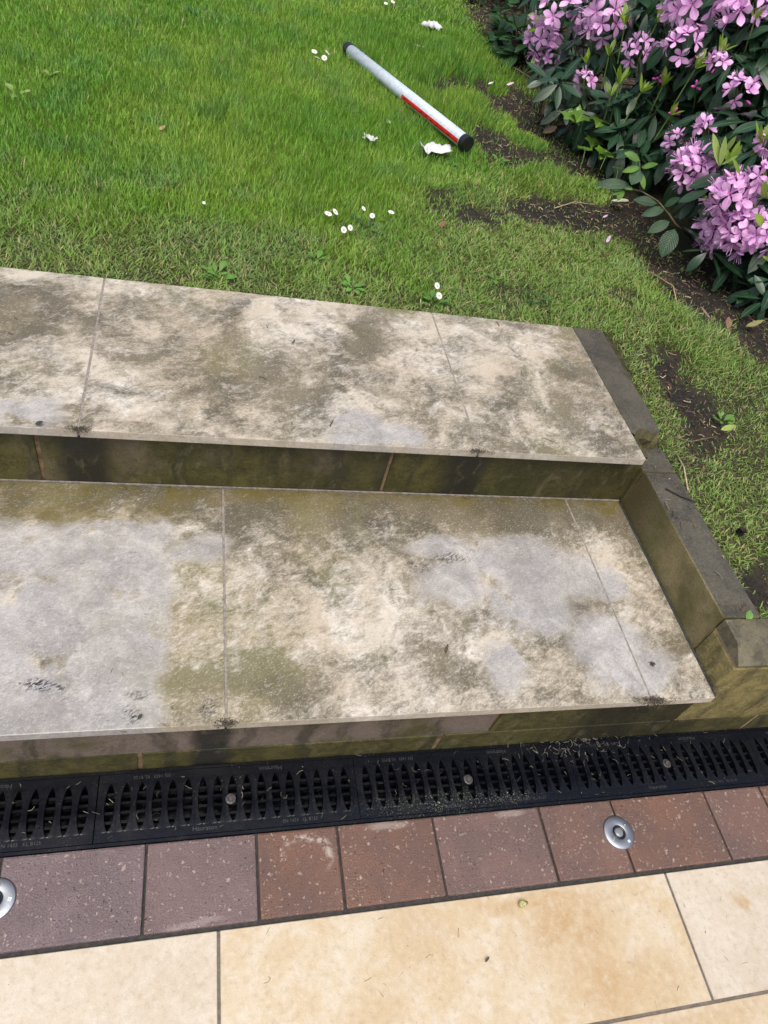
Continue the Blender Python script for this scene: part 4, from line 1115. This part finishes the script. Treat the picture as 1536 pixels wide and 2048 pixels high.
# ------------------------------------------------------------------ broad weeds in the lawn
wd = [leaf_data(.030, .016, .25, .1, 4, .6), leaf_data(.024, .015, .35, .1, 4, .6), leaf_data(.036, .017, .15, .1, 4, .6)]
wd_me = {k: [data_mesh('leaf', d, M[k]) for d in wd] for k in ('weed', 'rib_light', 'broad', 'pale_young')}
def weed(px, py, n, s, label, kind='weed', spread=.012):
    p = at(px, py, .432); gz = float(ground_z(np.array([p[0]]), np.array([p[1]]))[0])
    root = empty('weed', (p[0], p[1], gz), label, 'weed', 'broad leaved weeds in the lawn')
    for k in range(n):
        a = k * 2.4 + random.uniform(-.3, .3); e = random.uniform(.15, .9)
        d = Vector((math.cos(a) * math.cos(e), math.sin(a) * math.cos(e), math.sin(e)))
        o = obj('leaf', random.choice(wd_me[kind]), None, root); o.matrix_local = frame(Vector((math.cos(a), math.sin(a), 0)) * spread * random.random() + UPV * .012, d, UPV, s * random.uniform(.7, 1.2))
for a in [(432, 548, 16, 1.0, 'bright rosette weed at the slab edge right of the left slab joint', 'weed', .03), (706, 572, 10, .9, 'small rosette weed by the slab edge in the middle of the upper step', 'weed', .02),
          (866, 600, 14, 1.0, 'bright weed under the two daisies at the slab edge', 'weed', .03), (1078, 598, 14, .8, 'dull creeping weed near the right slab corner', 'broad', .06),
          (1458, 822, 12, .8, 'bright weed on the bare strip right of the dark curb', 'weed', .02), (634, 514, 5, 1.0, 'upright pale leaf weed in the worn lawn left of the middle', 'weed', .008),
          (990, 558, 3, 1.0, 'lone flat pale leaf weed right of the middle near the step', 'weed', .006), (400, 32, 22, 1.3, 'blue green clover like patch at the top of the lawn', 'broad', .10),
          (730, 452, 16, .9, 'dark green weed clump beside the drooping daisies', 'broad', .05), (905, 330, 5, .9, 'little weed below the torn paper scrap', 'weed', .01),
          (1178, 375, 7, 1.0, 'light weed on the tuft beside the ribbed sprig', 'weed', .03), (998, 322, 6, 1.1, 'spiky weed at the edge of the bare soil near the tube end', 'weed', .015),
          (1530, 1215, 5, 1.0, 'weed at the outer edge of the curb near the drain corner', 'weed', .01), (35, 188, 4, 1.5, 'pale leaf weed at the far left of the lawn', 'pale_young', .02), (100, 148, 3, 1.5, 'single broad grey green leaf left in the upper lawn', 'pale_young', .01), (270, 425, 2, 1.4, 'lone rounded leaf weed in the lower left lawn', 'weed', .005),
          (130, 75, 9, 1.0, 'loose leafy weed high in the left lawn', 'broad', .04)]:
    weed(*a)

# ------------------------------------------------------------------ fallen leaves, twigs, cone
def fallen(px, py, z, L, W, col, rz, label, name='fallen_leaf', cat='fallen leaf', curl=.35):
    p = at(px, py, z); D = leaf_data(L, W, -curl, .35, 5, .5)
    o = obj(name, data_mesh(name, D, plain(name + "_tone", col, .7, .3, 120)), None, None, (p[0], p[1], z + .004))
    o.rotation_euler = (.15, -.1, rz); return tag(o, label, cat, 'fallen leaves and petals')
fallen(1085, 268, .432, .070, .042, (.20, .135, .085), .4, 'curled tan dead leaf on the soil at the foot of the bush')
fallen(1100, 262, .436, .05, .03, (.22, .13, .07), 2.0, 'brown dead leaf half under the tan one by the bush')
fallen(1222, 402, .432, .075, .05, (.36, .38, .25), 5.2, 'pale grey green dead leaf on the dark soil under the ribbed sprig')
fallen(1212, 487, .434, .034, .012, (.46, .30, .48), 1.0, 'fallen mauve petals on the worn lawn by the bed')
fallen(1204, 437, .434, .024, .009, (.46, .34, .46), .4, 'pale fallen petal on the soil below the dead leaf')
fallen(1012, 172, .436, .04, .016, (.55, .38, .50), .3, 'pinkish fallen petal on soil right of the tube')
fallen(975, 170, .436, .03, .014, (.45, .40, .45), .3, 'whitish fallen petal on soil closest to the tube')
fallen(1455, 660, .44, .045, .026, (.15, .085, .05), 1.3, 'rust brown dead leaf on the soil under the bush edge')
fallen(1490, 655, .44, .06, .02, (.17, .16, .06), .2, 'yellowish dead leaf on the soil at the right photo edge')
fallen(1440, 862, .40, .04, .02, (.20, .26, .06), .1, 'yellow green leaf on the bare strip right of the curb')
fallen(1420, 640, .44, .05, .024, (.22, .15, .10), 2.4, 'pale brown dead leaf on the dark soil strip')
fallen(878, 455, .428, .020, .018, (.17, .08, .045), .4, 'reddish brown scrap in the worn lawn below the paper', curl=.8)
fallen(318, 262, .436, .020, .018, (.30, .20, .11), .4, 'tan dead scrap in the left lawn', curl=.6)
fallen(890, 1309, .2442, .022, .006, (.05, .035, .02), 1.2, 'dark curled sliver on the right lower slab', curl=.2)
fallen(275, 1441, .2442, .012, .006, (.02, .018, .014), .9, 'tiny black fleck near the front of the left lower slab', curl=.2)
fallen(70, 851, .4335, .016, .010, (.03, .025, .018), .1, 'dark speck on the front edge of the left upper slab', curl=.3)
fallen(969, 1925, 0, .012, .005, (.035, .025, .02), .7, 'dark chip on the middle of the cream tile', curl=.2)
def twig(pts, r, col, label, cat='twig'):
    p0 = Vector(pts[0]); bm = bmesh.new(); tube_bm(bm, [Vector(p) - p0 for p in pts], r, 6)
    o = obj('twig', bm_mesh(bm, 'twig', True), plain("twig_bark", col, .8, .4, 120), None, p0); return tag(o, label, cat, 'twigs lying about')
a, b, c2 = at(1331, 977, .378), at(1358, 990, .3785), at(1392, 1004, .381)
twig([a + [0, 0, .0], b, c2], [.002, .003, .002], (.03, .026, .024), 'dark forked twig lying across the curb top')
a, b, c2 = at(815, 84, .455), at(838, 92, .46), at(862, 97, .455)
twig([a, b, c2], [.003, .0032, .0025], (.50, .52, .28), 'pale straw coloured twig in the grass beyond the tube')
for (pp, col, lb) in ((((1375, 880), (1390, 905), (1400, 950)), (.34, .26, .17), 'thin pale stem on the bare strip beside the curb'), (((1365, 850), (1400, 858), (1450, 850)), (.12, .08, .05), 'brown twig across the bare strip above the curb step'),
                      (((1020, 130), (1060, 155), (1100, 168)), (.36, .27, .18), 'long pale stick on the soil left of the bush'), (((1300, 545), (1345, 575), (1352, 610)), (.30, .21, .13), 'bent dead stalk on the soil edge below the bush'), (((1190, 408), (1150, 402), (1110, 412)), (.30, .27, .14), 'trailing runner stem across the bare soil by the ribbed sprig')):
    P3 = []
    for x, y in pp:
        q = at(x, y, .43); q[2] = ground_z(np.array([q[0]]), np.array([q[1]]))[0] + .012; P3.append(q)
    twig(P3, .0022, col, lb)
q = at(1494, 1050, .40)
cone = empty('pine_cone', (q[0], q[1], float(ground_z(np.array([q[0]]), np.array([q[1]]))[0]) + .004), 'small dark cone on the grass right of the curb', 'cone')
cs = leaf_data(.010, .008, -.3, .2, 2, .6, 0, .5)
V, F, U = merge([(cs, Matrix.Translation((0, 0, .004 + .0022 * (k // 6))) @ Matrix.Rotation(k * 2.4, 4, 'Z') @ Matrix.Translation((.003, 0, 0)) @ Matrix.Rotation(-.3 - .1 * (k // 6), 4, 'Y')) for k in range(36)])
obj('scales', qmesh('scales', V, F, U, None, plain("dark_cone", (.022, .017, .015), .8, .3, 100), False), None, cone)
bm = bmesh.new(); lathe_bm(bm, [(.003, 0), (.006, .004), (.006, .012), (.002, .019)], 10); obj('core', bm_mesh(bm, 'core', True), M['stem'], cone)

# dirt and moss clumps caught at the slab joints
def clump(px, py, z, n, rx, ry, label, seed, col=(.045, .036, .022)):
    rr = random.Random(seed); p = at(px, py, z); it = []
    D = leaf_data(.0042, .0021, .2, .2, 2, .5, .5, .4)
    for k in range(n * 5):
        a = rr.uniform(0, 6.28); e = rr.uniform(-.3, .5); d = Vector((math.cos(a) * math.cos(e), math.sin(a) * math.cos(e), math.sin(e)))
        it.append((D, frame((rr.gauss(0, rx), rr.gauss(0, ry), .002 + rr.random() * .005), d, UPV, rr.uniform(.4, 1.1))))
    V, F, U = merge(it); o = obj('debris_clump', qmesh('debris_clump', V, F, U, None, plain("debris", col, .85, .5, 200), False), None, None, p)
    return tag(o, label, 'debris', 'dirt clumps caught on the steps')
clump(1308, 1405, .2442, 90, .020, .006, 'dark mossy debris clump at the front of the right lower slab joint', 1)
clump(158, 861, .4335, 40, .010, .004, 'dark dirt clump at the left joint of the upper step edge', 2)
clump(955, 905, .4335, 50, .016, .004, 'dark dirt clump at the right joint of the upper step edge', 3)
clump(452, 1449, .2442, 36, .010, .004, 'dark dirt clump at the front of the left lower slab joint', 4)
clump(1424, 1370, .246, 50, .008, .014, 'dark debris caught in the corner between lower slab and curb wall', 5)
clump(1303, 1329, .2442, 10, .003, .003, 'small dark speck of dirt beside the right slab joint', 6)

# ------------------------------------------------------------------ grass
def grass_material():
    t = NT("grass_blade")
    a = t.n("ShaderNodeAttribute", attribute_name='tone').outputs['Color']
    b = t.bsdf(color=a, rough=.5, spec=.35)
    tr = t.n("ShaderNodeBsdfTranslucent", {0: t.mix(1.0, a, (1.25, 1.15, .8), 'MULTIPLY')}).outputs[0]
    return t.done(t.n("ShaderNodeMixShader", {0: .40, 1: b, 2: tr}).outputs[0])

def build_grass():
    bands = [(-2.3, 2.1, 1.417, 2.3, 52000), (-2.4, 2.2, 2.3, 3.3, 38000), (-2.6, 2.3, 3.3, 4.4, 24000), (-2.9, 2.5, 4.4, 6.4, 12000), (1.252, 2.9, .40, 1.417, 50000)]
    Rt = []
    for x0, x1, y0, y1, dens in bands:
        n = int((x1 - x0) * (y1 - y0) * dens); P = np.stack([rng.uniform(x0, x1, n), rng.uniform(y0, y1, n), np.zeros(n), np.full(n, math.sqrt(52000 / dens))], 1); Rt.append(P)
    P = np.concatenate(Rt)
    P[:, 2] = ground_z(P[:, 0], P[:, 1]) - .003
    px, py = proj(P[:, :3])
    n0 = vnoise(P[:, 0] * 7, P[:, 1] * 7, 21, 4, .6); n1 = vnoise(P[:, 0] * 2.2, P[:, 1] * 2.2, 22, 3); n2 = vnoise(P[:, 0] * 25, P[:, 1] * 25, 23, 3)
    dens = lawn_amount(px, py, P[:, 0], P[:, 1])
    worn = np.clip((1.95 - P[:, 1] + (n0 - .5) * .8) / .5, 0, 1)                    # the trodden strip along the step
    worn = np.maximum(worn, ell(px, py, 1080, 520, 260, 150, 10, .9) * .8); worn = np.maximum(worn, (P[:, 1] < 1.4) * .8)
    dens = np.maximum(dens, .07 * (n0 > .42))
    dens = dens * (1 - .30 * worn) * np.clip(.45 + n2 * 1.2, 0, 1)
    core = (px > -120) & (px < 1640) & (py > -200) & (py < 1330)
    vis = core | ((px > -1100) & (px < 2600) & (py > -300) & (py < 1500) & (rng.random(len(P)) < .45))
    P[:, 3] *= np.where(core, 1.0, 1.45)
    bxn = np.interp(py, [-300, 0, 150, 260, 380, 500, 640, 760, 800], [930, 965, 1045, 1125, 1235, 1325, 1560, 1750, 3000])
    keep = (rng.random(len(P)) < dens) & vis & (px < bxn + (n0 - .5) * 120) & (P[:, 0] < np.where(P[:, 1] < 1.42, 2.9, 2.15) + .1 * n0)
    P, px, py, n0, n1, n2, worn = P[keep], px[keep], py[keep], n0[keep], n1[keep], n2[keep], worn[keep]
    n = len(P); ws = P[:, 3]
    tall = np.clip(ell(px, py, 840, 175, 150, 40, 38, .7) + ell(px, py, 905, 130, 110, 50, 10, .8) + ell(px, py, 1085, 372, 62, 26, 15, .5) + ell(px, py, 930, 215, 46, 22, 20, .5) + .6 * ell(px, py, 620, 200, 260, 180, 0, 1.0) + .7 * ell(px, py, 1400, 680, 90, 60, 30, .8), 0, 1)
    lawnd = lawn_amount(px, py, P[:, 0], P[:, 1])
    h = (.55 + .45 * lawnd) * (.0155 + .012 * (1 - worn) + .032 * tall) * (.55 + .9 * rng.random(n)) * (.75 + .5 * n0)
    lean = (.25 + .55 * worn + .35 * rng.random(n)) * (1 - .35 * tall) * h
    az = rng.uniform(0, 2 * np.pi, n) ; laz = az + rng.normal(0, .5, n)
    # neighbours lean alike
    sw = vnoise(P[:, 0] * 5, P[:, 1] * 5, 31, 2) * 4 * np.pi; laz = np.where(rng.random(n) < .25, sw + rng.normal(0, .7, n), laz)
    w = (.0009 + .0010 * rng.random(n)) * ws
    dx, dy = np.cos(laz), np.sin(laz); wx, wy = -np.sin(az), np.cos(az)
    V = np.zeros((n, 8, 3), dtype=np.float32)
    for k, (t, wf) in enumerate(((0, .8), (.4, 1.0), (.75, .7), (1.0, .06))):
        cx = P[:, 0] + dx * lean * t ** 1.8; cy = P[:, 1] + dy * lean * t ** 1.8; cz = P[:, 2] + h * (t - .22 * worn * t * t)
        V[:, 2 * k, 0] = cx - wx * w * wf; V[:, 2 * k, 1] = cy - wy * w * wf; V[:, 2 * k, 2] = cz
        V[:, 2 * k + 1, 0] = cx + wx * w * wf; V[:, 2 * k + 1, 1] = cy + wy * w * wf; V[:, 2 * k + 1, 2] = cz
    o = (np.arange(n) * 8)[:, None, None]
    F = (np.array([[0, 1, 3, 2], [2, 3, 5, 4], [4, 5, 7, 6]])[None] + o).reshape(-1, 4)
    g1 = np.array([.175, .355, .044]); g2 = np.array([.255, .415, .066]); g3 = np.array([.122, .295, .078]); dry = np.array([.40, .35, .17]); dull = np.array([.205, .285, .090])
    m = np.clip((n1 - .35) / .3, 0, 1)[:, None]
    c = g1 * (1 - m) + g2 * m
    m = np.clip((n0 - .5) / .25, 0, 1)[:, None] * .6; c = c * (1 - m) + g3 * m
    c = c * (1 - worn[:, None] * .65) + dull * worn[:, None] * .65
    isdry = rng.random(n) < (.035 + .12 * worn); c[isdry] = dry * (.6 + .7 * rng.random((isdry.sum(), 1)))
    c = c * (.70 + .6 * rng.random((n, 1)))
    colr = np.repeat(c, 8, 0)
    return qmesh('lawn_grass', V.reshape(-1, 3), F, None, colr, grass_material(), True), n
gme, gn = build_grass()
print('grass blades', gn, 'triangles', gn * 6)
tag(obj('lawn_grass', gme), 'short green lawn grass with worn yellowish patches', 'grass', None, 'stuff')

# ------------------------------------------------------------------ dry litter: needles, straw, chips
def build_litter():
    n = 9000
    S = []
    def sc(k, fx, fy, fz): S.append(np.stack([fx, fy, fz], 1))
    m = 16000; x, y = rng.uniform(1.15, 2.5, m), rng.uniform(.4, 5.8, m); px, py = proj(np.stack([x, y, np.full(m, .43)], 1))
    ok = (lawn_amount(px, py, x, y) < .55) | ((x > 2.0) & (y > 1.45)); ok &= ~((x < 1.27) & (y < 1.43)); x, y = x[ok], y[ok]; sc(0, x, y, ground_z(x, y) + .003)
    m = 150; x, y = rng.uniform(-.4, 1.6, m), rng.uniform(.17, .305, m); sc(0, x, y, np.full(m, .0026))
    m = 60; x = np.concatenate([rng.normal(.90, .06, m), rng.normal(.95, .1, m)]); y = rng.normal(.29, .02, 2 * m); y = np.clip(y, .17, .303); sc(0, x, y, np.full(2 * m, .003))
    m = 130; x, y = rng.uniform(-.4, 1.14, m), .8735 - np.abs(rng.normal(0, .02, m)); sc(0, x, y, np.full(m, .2452))
    m = 40; x, y = rng.uniform(-.5, 1.1, m), rng.uniform(.3, .86, m); sc(0, x, y, np.full(m, .2450))
    m = 30; x, y = rng.uniform(-.5, 1.1, m), rng.uniform(.86, 1.41, m); sc(0, x, y, np.full(m, .4342))
    m = 60; x, y = rng.uniform(.1, 1.6, m), rng.uniform(-.3, 0, m); sc(0, x, y, np.full(m, .0006))
    m = 26; x, y = rng.uniform(1.155, 1.245, m), rng.uniform(.42, .95, m); sc(0, x, y, np.full(m, .3762))
    P = np.concatenate(S); n = len(P)
    soil = P[:, 2] > .36
    L = np.where(soil, rng.uniform(.006, .030, n), rng.uniform(.003, .018, n)); w = np.where(soil, rng.uniform(.0004, .0014, n), rng.uniform(.00012, .00036, n)); az = rng.uniform(0, 6.283, n); bend = rng.normal(0, .35, n)
    V = np.zeros((n, 6, 3))
    for k in range(3):
        a = az + bend * (k - 1); t = (k - 1) * .5
        cx, cy = P[:, 0] + np.cos(a) * L * t, P[:, 1] + np.sin(a) * L * t
        V[:, 2 * k] = np.stack([cx - np.sin(az) * w, cy + np.cos(az) * w, P[:, 2]], 1); V[:, 2 * k + 1] = np.stack([cx + np.sin(az) * w, cy - np.cos(az) * w, P[:, 2] + np.where(soil, .0012, .0004)], 1)
        V[:, 2 * k:2 * k + 2, 2] += (rng.random(n) * np.where(soil, .006, .0006))[:, None]
    F = (np.array([[0, 1, 3, 2], [2, 3, 5, 4]])[None] + (np.arange(n) * 6)[:, None, None]).reshape(-1, 4)
    pal = np.array([[.20, .135, .08], [.11, .065, .04], [.33, .26, .17], [.06, .042, .028], [.15, .10, .06]])
    c = pal[rng.integers(0, 5, n)] * (.6 + .6 * rng.random((n, 1)))
    hard = P[:, 2] < .36
    pale = hard & (P[:, 2] < .1) & (P[:, 2] > .002); c[pale] = np.array([.30, .28, .20]) * (.4 + .6 * rng.random((pale.sum(), 1)))
    dk = hard & (rng.random(n) < .55) & (P[:, 2] > .1) | (P[:, 2] < .002); c[dk] = np.array([.05, .035, .022])
    t = NT("dry_litter"); a = t.n("ShaderNodeAttribute", attribute_name='tone').outputs['Color']
    return qmesh('leaf_litter', V.reshape(-1, 3), F, None, np.repeat(c, 6, 0), t.done(t.bsdf(color=a, rough=.8, spec=.2)), False)
tag(obj('leaf_litter', build_litter()), 'dry needles and straw bits scattered on soil and drain', 'litter', None, 'stuff')
